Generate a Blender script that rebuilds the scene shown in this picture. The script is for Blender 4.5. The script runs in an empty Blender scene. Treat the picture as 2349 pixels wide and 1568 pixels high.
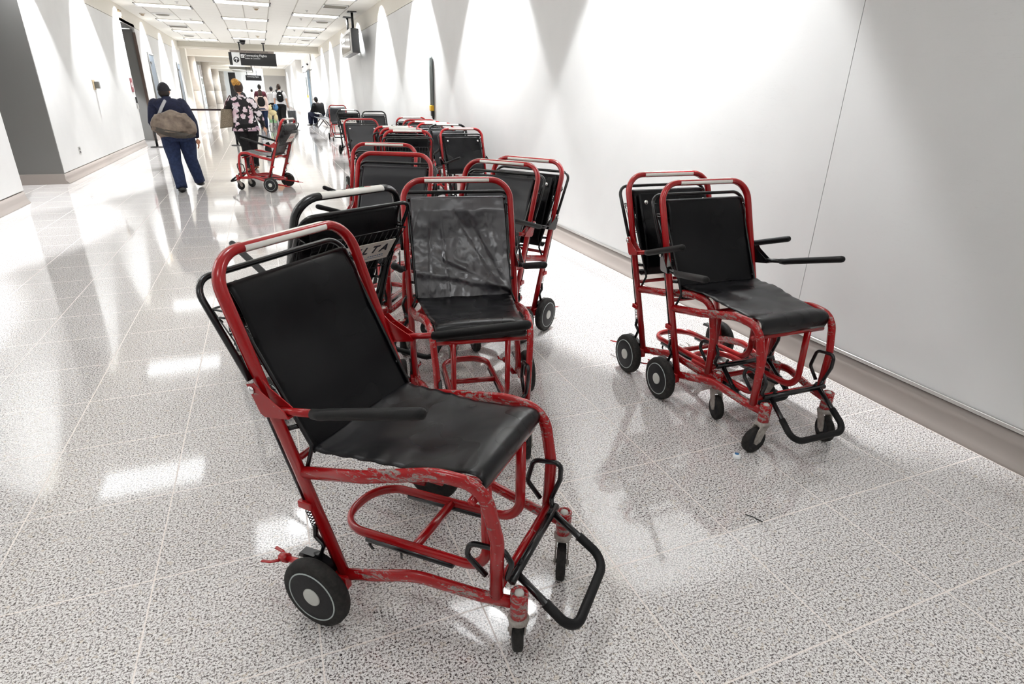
import bpy, bmesh, math, random
from math import sin, cos, pi, radians
from mathutils import Vector, Matrix, noise

random.seed(7)
SC = bpy.context.scene
COL = SC.collection

# ------------------------------------------------------------------ camera, world, light, exposure
XR, XL, ZC, ZP = 3.05, -3.3, 3.65, 3.24        # right wall, left wall, ceiling height, top of the wall panels
CAM_H, YAW, PITCH, ROLL, FPX = 1.55, 0.38816, 0.39986, 0.020813, 1333.3
cam_data = bpy.data.cameras.new('camera')
cam = bpy.data.objects.new('camera', cam_data)
COL.objects.link(cam)
_fw = Vector((sin(YAW) * cos(PITCH), cos(YAW) * cos(PITCH), -sin(PITCH)))
_r = Vector((cos(YAW), -sin(YAW), 0))
_u = _r.cross(_fw)
_r2 = cos(ROLL) * _r + sin(ROLL) * _u
_u2 = -sin(ROLL) * _r + cos(ROLL) * _u
cam.matrix_world = Matrix(((_r2.x, _u2.x, -_fw.x, 0), (_r2.y, _u2.y, -_fw.y, 0), (_r2.z, _u2.z, -_fw.z, CAM_H), (0, 0, 0, 1)))
cam_data.sensor_width = 36.0
cam_data.lens = FPX * 36.0 / 2349.0
cam_data.clip_start = 0.02
cam_data.clip_end = 400
SC.camera = cam

world = bpy.data.worlds.new('world')
SC.world = world
world.use_nodes = True
world.node_tree.nodes['Background'].inputs[0].default_value = (0.85, 0.93, 1.0, 1)
world.node_tree.nodes['Background'].inputs[1].default_value = 3.0

SC.view_settings.view_transform = 'Standard'
SC.view_settings.look = 'None'
SC.view_settings.gamma = 1.0
SC.view_settings.use_curve_mapping = False
SC.view_settings.exposure = 0.48
try:
    SC.cycles.use_denoising = True
    SC.cycles.max_bounces = 10
    SC.cycles.diffuse_bounces = 5
    SC.cycles.glossy_bounces = 4
    SC.cycles.sample_clamp_indirect = 6.0
    SC.cycles.caustics_reflective = False
    SC.cycles.caustics_refractive = False
except Exception:
    pass

PANEL_L = 2.6          # radiance of the ceiling troffers
SPOT_W = 540         # watts of the wall washing lamp in the end of a troffer
DOWN_W = 44         # watts of the downward lamp in every troffer
ROW_Y = [4.35 + 4.03 * k for k in range(-1, 8)]       # outer rows of troffers
MID_Y = [6.5 + 4.05 * k for k in range(-2, 7)]        # middle row


def spot(name, x, y, z, watts, angle, blend, parent=None, radius=0.06):
    l = bpy.data.lights.new(name, 'SPOT')
    l.energy = watts
    l.spot_size = radians(angle)
    l.spot_blend = blend
    l.shadow_soft_size = radius
    l.color = (0.965, 0.985, 1.0)
    o = bpy.data.objects.new(name, l)
    o.location = (x, y, z)
    COL.objects.link(o)
    if parent is not None:
        o.parent = parent
        o.matrix_parent_inverse = parent.matrix_world.inverted() if False else Matrix.Identity(4)
    return o


# ------------------------------------------------------------------ materials
def hexc(h):
    h = h.lstrip('#')
    v = [int(h[i:i + 2], 16) / 255 for i in (0, 2, 4)]
    return tuple(((c / 12.92) if c <= 0.04045 else ((c + 0.055) / 1.055) ** 2.4) for c in v) + (1.0,)


class NT:
    def __init__(s, name):
        s.m = bpy.data.materials.new(name)
        s.m.use_nodes = True
        s.t = s.m.node_tree
        s.b = s.t.nodes['Principled BSDF']

    def n(s, typ, **kw):
        nd = s.t.nodes.new(typ)
        for k, v in kw.items():
            if k.startswith('i_'):
                key = k[2:]
                nd.inputs[int(key) if key.isdigit() else key].default_value = v
            else:
                setattr(nd, k, v)
        return nd

    def l(s, a, b):
        s.t.links.new(a, b)

    def coords(s, kind='Object'):
        return s.n('ShaderNodeTexCoord').outputs[kind]

    def noise(s, vec, scale, detail=2.0, rough=0.5, dist=0.0):
        nd = s.n('ShaderNodeTexNoise')
        nd.inputs['Scale'].default_value = scale
        nd.inputs['Detail'].default_value = detail
        nd.inputs['Roughness'].default_value = rough
        nd.inputs['Distortion'].default_value = dist
        s.l(vec, nd.inputs['Vector'])
        return nd.outputs['Fac']

    def ramp(s, fac, stops, interp='LINEAR'):
        nd = s.n('ShaderNodeValToRGB')
        cr = nd.color_ramp
        cr.interpolation = interp
        while len(cr.elements) < len(stops):
            cr.elements.new(0.5)
        for e, (p, c) in zip(cr.elements, stops):
            e.position = p
            e.color = c if not isinstance(c, (int, float)) else (c, c, c, 1)
        s.l(fac, nd.inputs[0])
        return nd.outputs[0]

    def math(s, op, a, b=None, c=None):
        nd = s.n('ShaderNodeMath', operation=op)
        for i, v in enumerate((a, b, c)):
            if v is None:
                continue
            if isinstance(v, (int, float)):
                nd.inputs[i].default_value = v
            else:
                s.l(v, nd.inputs[i])
        return nd.outputs[0]

    def mix(s, fac, a, b):
        nd = s.n('ShaderNodeMix', data_type='RGBA')
        for i, v in ((0, fac), (6, a), (7, b)):
            if isinstance(v, (int, float, tuple)):
                nd.inputs[i].default_value = v
            else:
                s.l(v, nd.inputs[i])
        return nd.outputs[2]

    def bump(s, h, strength, dist=0.01):
        nd = s.n('ShaderNodeBump')
        nd.inputs['Strength'].default_value = strength
        nd.inputs['Distance'].default_value = dist
        s.l(h, nd.inputs['Height'])
        s.l(nd.outputs[0], s.b.inputs['Normal'])
        return nd


def plain(name, col, rough=0.5, metal=0.0, emit=0.0, coat=0.0, spec=0.5):
    m = NT(name)
    c = hexc(col) if isinstance(col, str) else col
    m.b.inputs['Base Color'].default_value = c
    m.b.inputs['Roughness'].default_value = rough
    m.b.inputs['Metallic'].default_value = metal
    m.b.inputs['Specular IOR Level'].default_value = spec
    m.b.inputs['Coat Weight'].default_value = coat
    if emit:
        m.b.inputs['Emission Color'].default_value = c
        m.b.inputs['Emission Strength'].default_value = emit
    return m.m


def mat_floor():
    m = NT('polished_granite')
    co = m.n('ShaderNodeNewGeometry').outputs['Position']
    n1 = m.noise(co, 135, 3.0, 0.8)
    n2 = m.noise(co, 42, 2.0, 0.6, 0.6)
    n3 = m.noise(co, 2.3, 1.0)
    vor = m.n('ShaderNodeTexVoronoi')
    vor.inputs['Scale'].default_value = 120
    m.l(co, vor.inputs['Vector'])
    base = m.ramp(n1, [(0.0, hexc('#1c1819')), (0.385, hexc('#352e30')), (0.425, hexc('#6d6463')), (0.465, hexc('#c0b8b6')), (0.50, hexc('#eeebe8')), (0.58, hexc('#f8f6f5')), (1.0, hexc('#fbfaf9'))])
    cream = m.ramp(n2, [(0.0, 0.0), (0.60, 0.0), (0.68, 1.0), (1.0, 1.0)])
    c1 = m.mix(m.math('MULTIPLY', cream, 0.5), base, hexc('#dccfbd'))
    dark = m.ramp(m.noise(co, 210, 3.0, 0.7), [(0.0, 1.0), (0.385, 1.0), (0.42, 0.0), (1.0, 0.0)])
    c2 = m.mix(m.math('MULTIPLY', dark, 0.8), c1, hexc('#2e282b'))
    grey = m.ramp(n3, [(0.0, 0.94), (1.0, 1.0)])
    mul = m.n('ShaderNodeMix', data_type='RGBA', blend_type='MULTIPLY')
    mul.inputs[0].default_value = 1.0
    m.l(c2, mul.inputs[6])
    m.l(grey, mul.inputs[7])
    c3 = mul.outputs[2]
    sep = m.n('ShaderNodeSeparateXYZ')
    m.l(co, sep.inputs[0])
    T = 0.507
    gx = m.math('ABSOLUTE', m.math('SUBTRACT', m.math('FRACT', m.math('ADD', m.math('DIVIDE', m.math('ADD', sep.outputs[0], 0.041), T), 100.5)), 0.5))
    gy = m.math('ABSOLUTE', m.math('SUBTRACT', m.math('FRACT', m.math('ADD', m.math('DIVIDE', m.math('SUBTRACT', sep.outputs[1], 1.347), T), 100.5)), 0.5))
    mn = m.math('MINIMUM', gx, gy)
    grout = m.ramp(mn, [(0.0, 1.0), (0.0036, 1.0), (0.0050, 0.0), (1.0, 0.0)])
    c4 = m.mix(m.math('MULTIPLY', grout, 0.8), c3, hexc('#f0e6df'))
    m.l(c4, m.b.inputs['Base Color'])
    m.l(m.math('ADD', m.math('MULTIPLY', grout, 0.35), m.math('ADD', 0.045, m.math('MULTIPLY', n3, 0.05))), m.b.inputs['Roughness'])
    m.b.inputs['IOR'].default_value = 1.55
    m.b.inputs['Specular IOR Level'].default_value = 0.95
    return m.m


def mat_wall():
    m = NT('off_white_wall_panel')
    co = m.n('ShaderNodeNewGeometry').outputs['Position']
    n = m.noise(co, 0.9, 3.0, 0.6)
    col = m.ramp(n, [(0.3, hexc('#d2d2d1')), (0.7, hexc('#dadad9'))])
    # thin scuff marks with a shape of their own
    mp = m.n('ShaderNodeMapping')
    mp.inputs['Scale'].default_value = (1.0, 0.25, 3.5)
    mp.inputs['Rotation'].default_value = (0.25, 0, 0)
    m.l(co, mp.inputs[0])
    s = m.noise(mp.outputs[0], 4.5, 5.0, 0.7, 0.4)
    sc = m.ramp(s, [(0.0, 0.0), (0.496, 0.0), (0.5, 1.0), (0.504, 0.0), (1.0, 0.0)])
    mask = m.ramp(m.noise(co, 1.1, 1.0), [(0.55, 0.0), (0.72, 1.0)])
    c2 = m.mix(m.math('MULTIPLY', m.math('MULTIPLY', sc, mask), 0.16), col, hexc('#8d8784'))
    m.l(c2, m.b.inputs['Base Color'])
    m.b.inputs['Roughness'].default_value = 0.42
    m.b.inputs['Specular IOR Level'].default_value = 0.35
    m.bump(m.noise(co, 260, 2.0), 0.04, 0.002)
    return m.m


def mat_ceiling():
    m = NT('ceiling_tiles')
    co = m.n('ShaderNodeNewGeometry').outputs['Position']
    sep = m.n('ShaderNodeSeparateXYZ')
    m.l(co, sep.inputs[0])

    def line(out, off, period, w):
        f = m.math('ABSOLUTE', m.math('SUBTRACT', m.math('FRACT', m.math('ADD', m.math('DIVIDE', m.math('ADD', out, off), period), 100.5)), 0.5))
        return m.ramp(f, [(0.0, 1.0), (w, 1.0), (w * 1.5, 0.0), (1.0, 0.0)])
    lx = line(sep.outputs[0], 0.12, 0.655, 0.018)
    ly = line(sep.outputs[1], 0.35, 0.68, 0.011)
    g = m.math('MAXIMUM', lx, m.math('MULTIPLY', ly, 0.35))
    c = m.mix(m.math('MULTIPLY', g, 0.7), hexc('#f6f4ee'), hexc('#a39b90'))
    m.l(c, m.b.inputs['Base Color'])
    m.b.inputs['Roughness'].default_value = 0.8
    return m.m


def mat_red():
    m = NT('worn_red_paint')
    co = m.coords('Object')
    m.b.inputs['Roughness'].default_value = 0.22
    m.b.inputs['Coat Weight'].default_value = 0.3
    m.b.inputs['Coat Roughness'].default_value = 0.15
    n = m.noise(co, 26, 6.0, 0.7, 0.5)
    chips = m.ramp(n, [(0.0, 0.0), (0.70, 0.0), (0.715, 1.0), (1.0, 1.0)])
    tone = m.ramp(m.noise(co, 5, 2.0), [(0.3, (0.30, 0.002, 0.004, 1)), (0.7, (0.40, 0.003, 0.006, 1))])
    c = m.mix(chips, tone, hexc('#5d4a48'))
    m.l(c, m.b.inputs['Base Color'])
    return m.m


def mat_red_scuffed():
    m = NT('scuffed_red_paint')
    co = m.coords('Object')

    def zone(cx, cy, cz, r0, r1, sc=(1, 1, 1)):
        """worn patch: mirrored in x, full inside r0, gone at r1"""
        mp = m.n('ShaderNodeVectorMath', operation='ABSOLUTE')
        m.l(co, mp.inputs[0])
        sub = m.n('ShaderNodeVectorMath', operation='SUBTRACT')
        # only x is mirrored
        sep = m.n('ShaderNodeSeparateXYZ')
        m.l(co, sep.inputs[0])
        cmb = m.n('ShaderNodeCombineXYZ')
        m.l(m.math('ABSOLUTE', sep.outputs[0]), cmb.inputs[0])
        m.l(sep.outputs[1], cmb.inputs[1])
        m.l(sep.outputs[2], cmb.inputs[2])
        m.l(cmb.outputs[0], sub.inputs[0])
        sub.inputs[1].default_value = (cx, cy, cz)
        mul = m.n('ShaderNodeVectorMath', operation='MULTIPLY')
        m.l(sub.outputs[0], mul.inputs[0])
        mul.inputs[1].default_value = sc
        ln = m.n('ShaderNodeVectorMath', operation='LENGTH')
        m.l(mul.outputs[0], ln.inputs[0])
        return m.ramp(ln.outputs['Value'], [(0.0, 1.0), (r0, 1.0), (r1, 0.0), (1.0, 0.0)])
    z1 = zone(0.262, 0.21, 0.585, 0.02, 0.20, (1.0, 0.62, 2.2))
    z2 = zone(0.235, 0.44, 0.60, 0.02, 0.13, (1.0, 1.0, 0.8))
    z3 = zone(0.275, 0.10, 0.205, 0.02, 0.14, (1.0, 0.8, 2.0))
    z4 = zone(0.215, 0.40, 0.215, 0.02, 0.13, (1.0, 0.8, 2.0))
    z5 = zone(0.0, 0.0, 0.21, 0.03, 0.06, (1.0, 1.0, 0.6))
    zz = m.math('MAXIMUM', m.math('MAXIMUM', z1, m.math('MULTIPLY', z2, 0.7)), m.math('MAXIMUM', z3, m.math('MAXIMUM', m.math('MULTIPLY', z4, 0.8), m.math('MULTIPLY', z5, 0.8))))
    mp = m.n('ShaderNodeMapping')
    mp.inputs['Scale'].default_value = (1.0, 0.28, 1.0)
    m.l(co, mp.inputs[0])
    n = m.noise(mp.outputs[0], 70, 6.0, 0.75, 0.6)
    sN = m.math('ADD', n, m.math('MULTIPLY', zz, 0.135))
    chips = m.ramp(sN, [(0.0, 0.0), (0.632, 0.0), (0.65, 1.0), (1.0, 1.0)])
    bare = m.ramp(m.noise(co, 150, 3.0), [(0.3, hexc('#5a4c48')), (0.55, hexc('#9a918b')), (0.72, hexc('#b03a44'))])
    c = m.mix(chips, (0.33, 0.0022, 0.0045, 1), bare)
    m.l(c, m.b.inputs['Base Color'])
    m.l(m.ramp(chips, [(0.0, 0.25), (1.0, 0.5)]), m.b.inputs['Roughness'])
    m.b.inputs['Coat Weight'].default_value = 0.15
    m.bump(chips, -0.2, 0.0005)
    return m.m


def mat_vinyl(name, col, rough, wr, scale, dist, spec=0.4):
    m = NT(name)
    co = m.coords('Object')
    m.b.inputs['Base Color'].default_value = col
    m.b.inputs['Specular IOR Level'].default_value = spec
    wv = m.n('ShaderNodeTexWave')
    wv.inputs['Scale'].default_value = 170
    m.l(co, wv.inputs['Vector'])
    big = m.noise(co, scale, 1.5, 0.45, 0.3)
    h = m.math('ADD', m.math('MULTIPLY', big, wr), m.math('MULTIPLY', wv.outputs['Fac'], 0.004))
    m.bump(h, 0.7, dist)
    m.l(m.ramp(m.noise(co, 5, 1.0), [(0.3, rough - 0.03), (0.7, rough + 0.06)]), m.b.inputs['Roughness'])
    return m.m


def mat_floral():
    m = NT('floral_blouse_cloth')
    co = m.coords('Object')
    d = m.n('ShaderNodeTexNoise')
    d.inputs['Scale'].default_value = 22
    d.inputs['Detail'].default_value = 3
    m.l(co, d.inputs['Vector'])
    add = m.n('ShaderNodeMix', data_type='RGBA', blend_type='ADD')
    add.inputs[0].default_value = 0.09
    m.l(co, add.inputs[6])
    m.l(d.outputs['Color'], add.inputs[7])
    v = m.n('ShaderNodeTexVoronoi')
    v.inputs['Scale'].default_value = 9.5
    v.inputs['Randomness'].default_value = 0.9
    m.l(add.outputs[2], v.inputs['Vector'])
    v2 = m.n('ShaderNodeTexVoronoi')
    v2.inputs['Scale'].default_value = 26
    m.l(add.outputs[2], v2.inputs['Vector'])
    blob = m.ramp(v.outputs['Distance'], [(0.0, 1.0), (0.50, 1.0), (0.53, 0.0), (1.0, 0.0)])
    tone = m.ramp(m.noise(co, 7, 1.0), [(0.42, hexc('#f6eef2')), (0.54, hexc('#eccfd8')), (0.64, hexc('#cdb2c6'))])
    petal = m.mix(m.ramp(v2.outputs['Distance'], [(0.0, 0.55), (0.25, 0.0), (1.0, 0.25)]), tone, hexc('#8e5f74'))
    c = m.mix(blob, hexc('#0b090d'), petal)
    m.l(c, m.b.inputs['Base Color'])
    m.b.inputs['Roughness'].default_value = 0.75
    return m.m


def mat_mottled(name, a, b, scale, rough=0.7, bump=0.3):
    m = NT(name)
    co = m.coords('Object')
    n = m.noise(co, scale, 4.0, 0.6)
    m.l(m.ramp(n, [(0.38, hexc(a)), (0.62, hexc(b))]), m.b.inputs['Base Color'])
    m.b.inputs['Roughness'].default_value = rough
    m.b.inputs['Specular IOR Level'].default_value = 0.3
    if bump:
        m.bump(n, bump, 0.01)
    return m.m


def mat_glass():
    m = NT('window_glass')
    m.b.inputs['Base Color'].default_value = (0.85, 0.93, 0.95, 1)
    m.b.inputs['Roughness'].default_value = 0.15
    m.b.inputs['Transmission Weight'].default_value = 1.0
    m.b.inputs['IOR'].default_value = 1.1
    return m.m


M = {}
M['floor'] = mat_floor()
M['wall'] = mat_wall()
M['ceiling'] = mat_ceiling()
M['band'] = plain('cream_paint', '#e2ddd2', 0.6)
M['recess'] = plain('shaded_grey_paint', '#7a7977', 0.6)  # grey paint, darkened to stand for the weak light inside the left openings
M['midgrey'] = plain('mid_grey_paint', '#bdbab6', 0.6)
M['base'] = plain('taupe_skirting', '#a39a94', 0.45, 0.0)
M['seam'] = plain('dark_joint', '#4b4947', 0.6)
M['steel'] = plain('brushed_steel', '#c9c7c4', 0.28, 0.9)
M['chrome'] = plain('chrome', '#e2e2e2', 0.12, 1.0)
M['panel'] = plain('lit_diffuser', (0.965, 0.985, 1.0, 1), 0.5, 0, PANEL_L)
M['red'] = mat_red()
M['scuff'] = mat_red_scuffed()
M['black'] = plain('black_enamel', (0.005, 0.005, 0.006, 1), 0.26, 0, 0, 0.1)
M['foam'] = mat_mottled('black_foam', '#060607', '#0f0f10', 300, 0.6, 0.12)
M['vinyl'] = mat_vinyl('black_vinyl', (0.0025, 0.0025, 0.0032, 1), 0.27, 0.5, 4.0, 0.025, 0.17)
M['vinyl_creased'] = mat_vinyl('creased_charcoal_vinyl', (0.027, 0.025, 0.031, 1), 0.25, 0.7, 9.0, 0.03, 1.0)
M['vinyl_seat'] = mat_vinyl('glossy_black_seat_vinyl', (0.003, 0.003, 0.004, 1), 0.27, 0.9, 5.0, 0.03, 0.34)
M['vinyl_grey'] = mat_vinyl('worn_grey_vinyl', (0.014, 0.014, 0.017, 1), 0.34, 0.6, 4.5, 0.03, 0.3)
M['rubber'] = mat_mottled('grey_black_rubber', '#1a1918', '#2c2a28', 60, 0.72, 0.1)
M['disc'] = mat_mottled('dark_wheel_disc', '#141416', '#1d1d20', 90, 0.5, 0.05)
M['ring'] = plain('pale_wheel_ring', '#a8b0ae', 0.5)
M['cap'] = plain('pale_hub_cap', '#c4c5bf', 0.45)
M['fork'] = mat_mottled('worn_grey_zinc', '#8a837c', '#a8a29b', 50, 0.42, 0.1)
M['tape'] = mat_mottled('worn_white_label', '#fbf8ee', '#fffdf8', 14, 0.4, 0)
M['print'] = plain('dark_print', '#20242e', 0.5)
M['print_red'] = plain('red_print', '#c02030', 0.5)
M['print_green'] = plain('green_print', '#3c9a5c', 0.5)
M['card'] = mat_mottled('scuffed_white_card', '#cfc8be', '#dedad2', 22, 0.5, 0)
M['wire'] = M['black']
M['skin'] = plain('skin', '#b98468', 0.55)
M['skin_light'] = plain('light_skin', '#d9a88e', 0.55)
M['skin_dark'] = plain('brown_skin', '#7a5140', 0.55)
M['hair'] = mat_mottled('dark_hair', '#0f0b09', '#20160f', 90, 0.55, 0.4)
M['hair_brown'] = mat_mottled('brown_hair', '#24150d', '#3a2416', 90, 0.5, 0.4)
M['blonde'] = mat_mottled('blonde_hair', '#8a5a22', '#d8a552', 30, 0.5, 0.5)
M['navy'] = mat_mottled('navy_cloth', '#11152a', '#1a2038', 30, 0.8, 0.3)
M['trouser'] = mat_mottled('dark_blue_denim', '#1a2440', '#243150', 25, 0.85, 0.3)
M['blackcloth'] = mat_mottled('black_cloth', '#0b0b0c', '#161618', 25, 0.85, 0.3)
M['cap_cloth'] = mat_mottled('dark_cap_cloth', '#121218', '#1d1d26', 40, 0.8, 0.2)
M['shoe'] = plain('black_leather', '#0d0d0e', 0.45)
M['floral'] = mat_floral()
M['pink'] = mat_mottled('pale_pink_knit', '#e9cfc6', '#f0dcd4', 30, 0.85, 0.3)
M['white_cloth'] = mat_mottled('white_cloth', '#e4e3e4', '#f2f1f2', 20, 0.8, 0.3)
M['grey_cloth'] = mat_mottled('light_grey_cloth', '#bdbdbd', '#d0d0d0', 20, 0.8, 0.3)
M['maroon'] = mat_mottled('maroon_cloth', '#4a1a26', '#5c2532', 20, 0.8, 0.3)
M['taupe'] = mat_mottled('taupe_nylon', '#5f5349', '#85776a', 7, 0.55, 0.9)
M['taupe_dark'] = mat_mottled('dark_taupe_trim', '#3d3833', '#4a443e', 20, 0.6, 0.3)
M['strap'] = plain('grey_strap', '#a3a3a6', 0.6)
M['tweed'] = mat_mottled('mottled_tan_weave', '#5f5648', '#8f8270', 90, 0.75, 0.4)
M['suitcase'] = plain('charcoal_shell', '#55565a', 0.4)
M['plush'] = mat_mottled('pale_yellow_plush', '#dccb98', '#e8dcb4', 60, 0.9, 0.5)
M['blue'] = plain('bright_blue_cloth', '#3a74a6', 0.6)
M['green'] = plain('pale_green_plastic', '#9ccf9c', 0.4)
M['tanshoe'] = plain('tan_leather', '#a8683f', 0.5)
M['belt'] = plain('maroon_black_belt', '#241014', 0.6)
M['post'] = plain('black_post', '#151515', 0.35)
M['doorblue'] = plain('blue_grey_door', '#535d67', 0.45)
M['doorteal'] = plain('dark_teal_door', '#2c4a5c', 0.4)
M['stone'] = mat_mottled('beige_stone', '#c2b9ae', '#d2cac0', 1.2, 0.5, 0.05)
M['frame_white'] = plain('white_frame', '#e9e9e6', 0.4)
M['glass'] = mat_glass()
M['louvre'] = plain('grey_louvre', '#7e7c74', 0.5)
M['signblack'] = plain('sign_black', '#101012', 0.3)
M['signwhite'] = plain('sign_white', '#f0f2f2', 0.4)
M['signgrey'] = plain('sign_taupe', '#8a8078', 0.5)
M['tan'] = plain('tan_plastic', '#ae9a7c', 0.5)
M['yellow'] = plain('yellow_plastic', '#e3b21c', 0.45)
M['pipe'] = plain('grey_guard', '#79807f', 0.5)
M['exitred'] = plain('dark_red_plate', '#7c2c34', 0.5)
M['screen'] = plain('dark_screen', '#5b5656', 0.12)
M['vent'] = plain('vent_grey', '#8f8a80', 0.6)


# ------------------------------------------------------------------ object helpers
def link(o, parent=None):
    COL.objects.link(o)
    if parent is not None:
        o.parent = parent
    return o


def props(o, label=None, cat=None, group=None, kind=None):
    if label:
        o['label'] = label
    if cat:
        o['category'] = cat
    if group:
        o['group'] = group
    if kind:
        o['kind'] = kind
    return o


def thing(name, label, cat, loc=(0, 0, 0), rz=0.0, group=None):
    o = bpy.data.objects.new(name, None)
    o.empty_display_size = 0.1
    o.location = loc
    o.rotation_euler = (0, 0, rz)
    link(o)
    return props(o, label, cat, group)


def mesh_obj(name, me, mat, parent=None, loc=None, rot=None):
    o = bpy.data.objects.new(name, me)
    if mat is not None and len(me.materials) == 0:
        for mm in (mat if isinstance(mat, (list, tuple)) else [mat]):
            me.materials.append(mm)
    if loc is not None:
        o.location = loc
    if rot is not None:
        o.rotation_euler = rot
    return link(o, parent)


class B:
    """collects shapes into one mesh"""

    def __init__(s):
        s.bm = bmesh.new()
        s.mi = 0

    def _faces(s, fs, smooth=True):
        for f in fs:
            if f is not None:
                f.smooth = smooth
                f.material_index = s.mi

    def box(s, c, size, rot=None, bevel=0.0):
        r = bmesh.ops.create_cube(s.bm, size=1.0)
        vs = r['verts']
        m = Matrix.Translation(Vector(c)) @ (rot.to_4x4() if rot is not None else Matrix.Identity(4)) @ Matrix.Diagonal((*size, 1))
        bmesh.ops.transform(s.bm, matrix=m, verts=vs)
        fs = list({f for v in vs for f in v.link_faces})
        s._faces(fs, False)
        if bevel:
            es = list({e for v in vs for e in v.link_edges})
            rr = bmesh.ops.bevel(s.bm, geom=es, offset=bevel, segments=2, affect='EDGES', profile=0.5)
            s._faces(rr['faces'], True)
        return s

    def rings(s, rings, cap=True, smooth=True, closed=False):
        vr = [[s.bm.verts.new(p) for p in r] for r in rings]
        n = len(vr[0])
        fs = []
        rng = len(vr) if closed else len(vr) - 1
        for i in range(rng):
            a, b = vr[i], vr[(i + 1) % len(vr)]
            for j in range(n):
                try:
                    fs.append(s.bm.faces.new((a[j], a[(j + 1) % n], b[(j + 1) % n], b[j])))
                except ValueError:
                    pass
        if cap and not closed:
            fs.append(s.bm.faces.new(list(reversed(vr[0]))))
            fs.append(s.bm.faces.new(vr[-1]))
        s._faces(fs, smooth)
        return s

    def tube(s, path, a, b=None, seg=12, ref=(1, 0, 0), closed=False, taper=None, cap=True):
        b = a if b is None else b
        P = [Vector(p) for p in path]
        n = len(P)
        T = []
        for i in range(n):
            if closed:
                t = P[(i + 1) % n] - P[(i - 1) % n]
            else:
                t = P[min(i + 1, n - 1)] - P[max(i - 1, 0)]
            T.append(t.normalized())
        r = Vector(ref)
        nrm = r - r.dot(T[0]) * T[0]
        if nrm.length < 1e-4:
            r = Vector((0, 1, 0.1))
            nrm = r - r.dot(T[0]) * T[0]
        nrm.normalize()
        rings = []
        for i in range(n):
            if i:
                nrm = nrm - nrm.dot(T[i]) * T[i]
                nrm.normalize()
            bi = T[i].cross(nrm)
            k = 1.0 if taper is None else taper[min(i, len(taper) - 1)]
            rings.append([P[i] + (nrm * (a * k * cos(2 * pi * j / seg)) + bi * (b * k * sin(2 * pi * j / seg))) for j in range(seg)])
        return s.rings(rings, cap=cap, closed=closed)

    def cyl(s, p0, p1, r, r1=None, seg=20):
        r1 = r if r1 is None else r1
        return s.tube([p0, p1], 1.0, seg=seg, ref=(0.13, 0.3, 0.9), taper=[r, r1])

    def lathe(s, prof, axis='x', c=(0, 0, 0), seg=32, cap=True, a0=0.0, a1=2 * pi):
        """prof: list of (along axis, radius)"""
        rings = []
        for (h, r) in prof:
            ring = []
            for j in range(seg):
                t = 2 * pi * j / seg
                u, v = r * cos(t), r * sin(t)
                p = {'x': (h, u, v), 'y': (u, h, v), 'z': (u, v, h)}[axis]
                ring.append(Vector(c) + Vector(p))
            rings.append(ring)
        return s.rings(rings, cap=cap)

    def ball(s, c, r, sub=3, rot=None):
        rr = bmesh.ops.create_icosphere(s.bm, subdivisions=sub, radius=1.0)
        r = (r, r, r) if isinstance(r, (int, float)) else r
        m = Matrix.Translation(Vector(c)) @ (rot.to_4x4() if rot is not None else Matrix.Identity(4)) @ Matrix.Diagonal((*r, 1))
        bmesh.ops.transform(s.bm, matrix=m, verts=rr['verts'])
        s._faces(list({f for v in rr['verts'] for f in v.link_faces}), True)
        return s

    def sheet(s, fn, nu, nv, th, uv=False):
        """a cloth of real thickness: fn(u,v)->point"""
        e = 1e-3
        top, bot = [], []
        for i in range(nu + 1):
            ra, rb = [], []
            for j in range(nv + 1):
                u, v = i / nu, j / nv
                p = Vector(fn(u, v))
                du = Vector(fn(min(u + e, 1), v)) - Vector(fn(max(u - e, 0), v))
                dv = Vector(fn(u, min(v + e, 1))) - Vector(fn(u, max(v - e, 0)))
                nn = du.cross(dv)
                nn = nn.normalized() if nn.length > 1e-12 else Vector((0, 0, 1))
                ra.append(s.bm.verts.new(p + nn * th / 2))
                rb.append(s.bm.verts.new(p - nn * th / 2))
            top.append(ra)
            bot.append(rb)
        fs = []
        for i in range(nu):
            for j in range(nv):
                fs.append(s.bm.faces.new((top[i][j], top[i + 1][j], top[i + 1][j + 1], top[i][j + 1])))
                fs.append(s.bm.faces.new((bot[i][j], bot[i][j + 1], bot[i + 1][j + 1], bot[i + 1][j])))
        for i in range(nu):
            fs.append(s.bm.faces.new((top[i][0], bot[i][0], bot[i + 1][0], top[i + 1][0])))
            fs.append(s.bm.faces.new((top[i][nv], top[i + 1][nv], bot[i + 1][nv], bot[i][nv])))
        for j in range(nv):
            fs.append(s.bm.faces.new((top[0][j], top[0][j + 1], bot[0][j + 1], bot[0][j])))
            fs.append(s.bm.faces.new((top[nu][j], bot[nu][j], bot[nu][j + 1], top[nu][j + 1])))
        s._faces(fs, True)
        return s

    def prism(s, poly, axis, d0, d1):
        """polygon extruded along an axis; poly in the two other axes"""
        def P(a, b, d):
            return {'x': (d, a, b), 'y': (a, d, b), 'z': (a, b, d)}[axis]
        v0 = [s.bm.verts.new(P(a, b, d0)) for a, b in poly]
        v1 = [s.bm.verts.new(P(a, b, d1)) for a, b in poly]
        fs = [s.bm.faces.new(v0), s.bm.faces.new(list(reversed(v1)))]
        n = len(poly)
        for i in range(n):
            fs.append(s.bm.faces.new((v0[i], v0[(i + 1) % n], v1[(i + 1) % n], v1[i])))
        s._faces(fs, False)
        return s

    def mesh(s, name='mesh'):
        bmesh.ops.recalc_face_normals(s.bm, faces=s.bm.faces)
        me = bpy.data.meshes.new(name)
        s.bm.to_mesh(me)
        s.bm.free()
        return me

    def obj(s, name, mat, parent=None, loc=None, rot=None):
        return mesh_obj(name, s.mesh(name), mat, parent, loc, rot)


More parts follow.
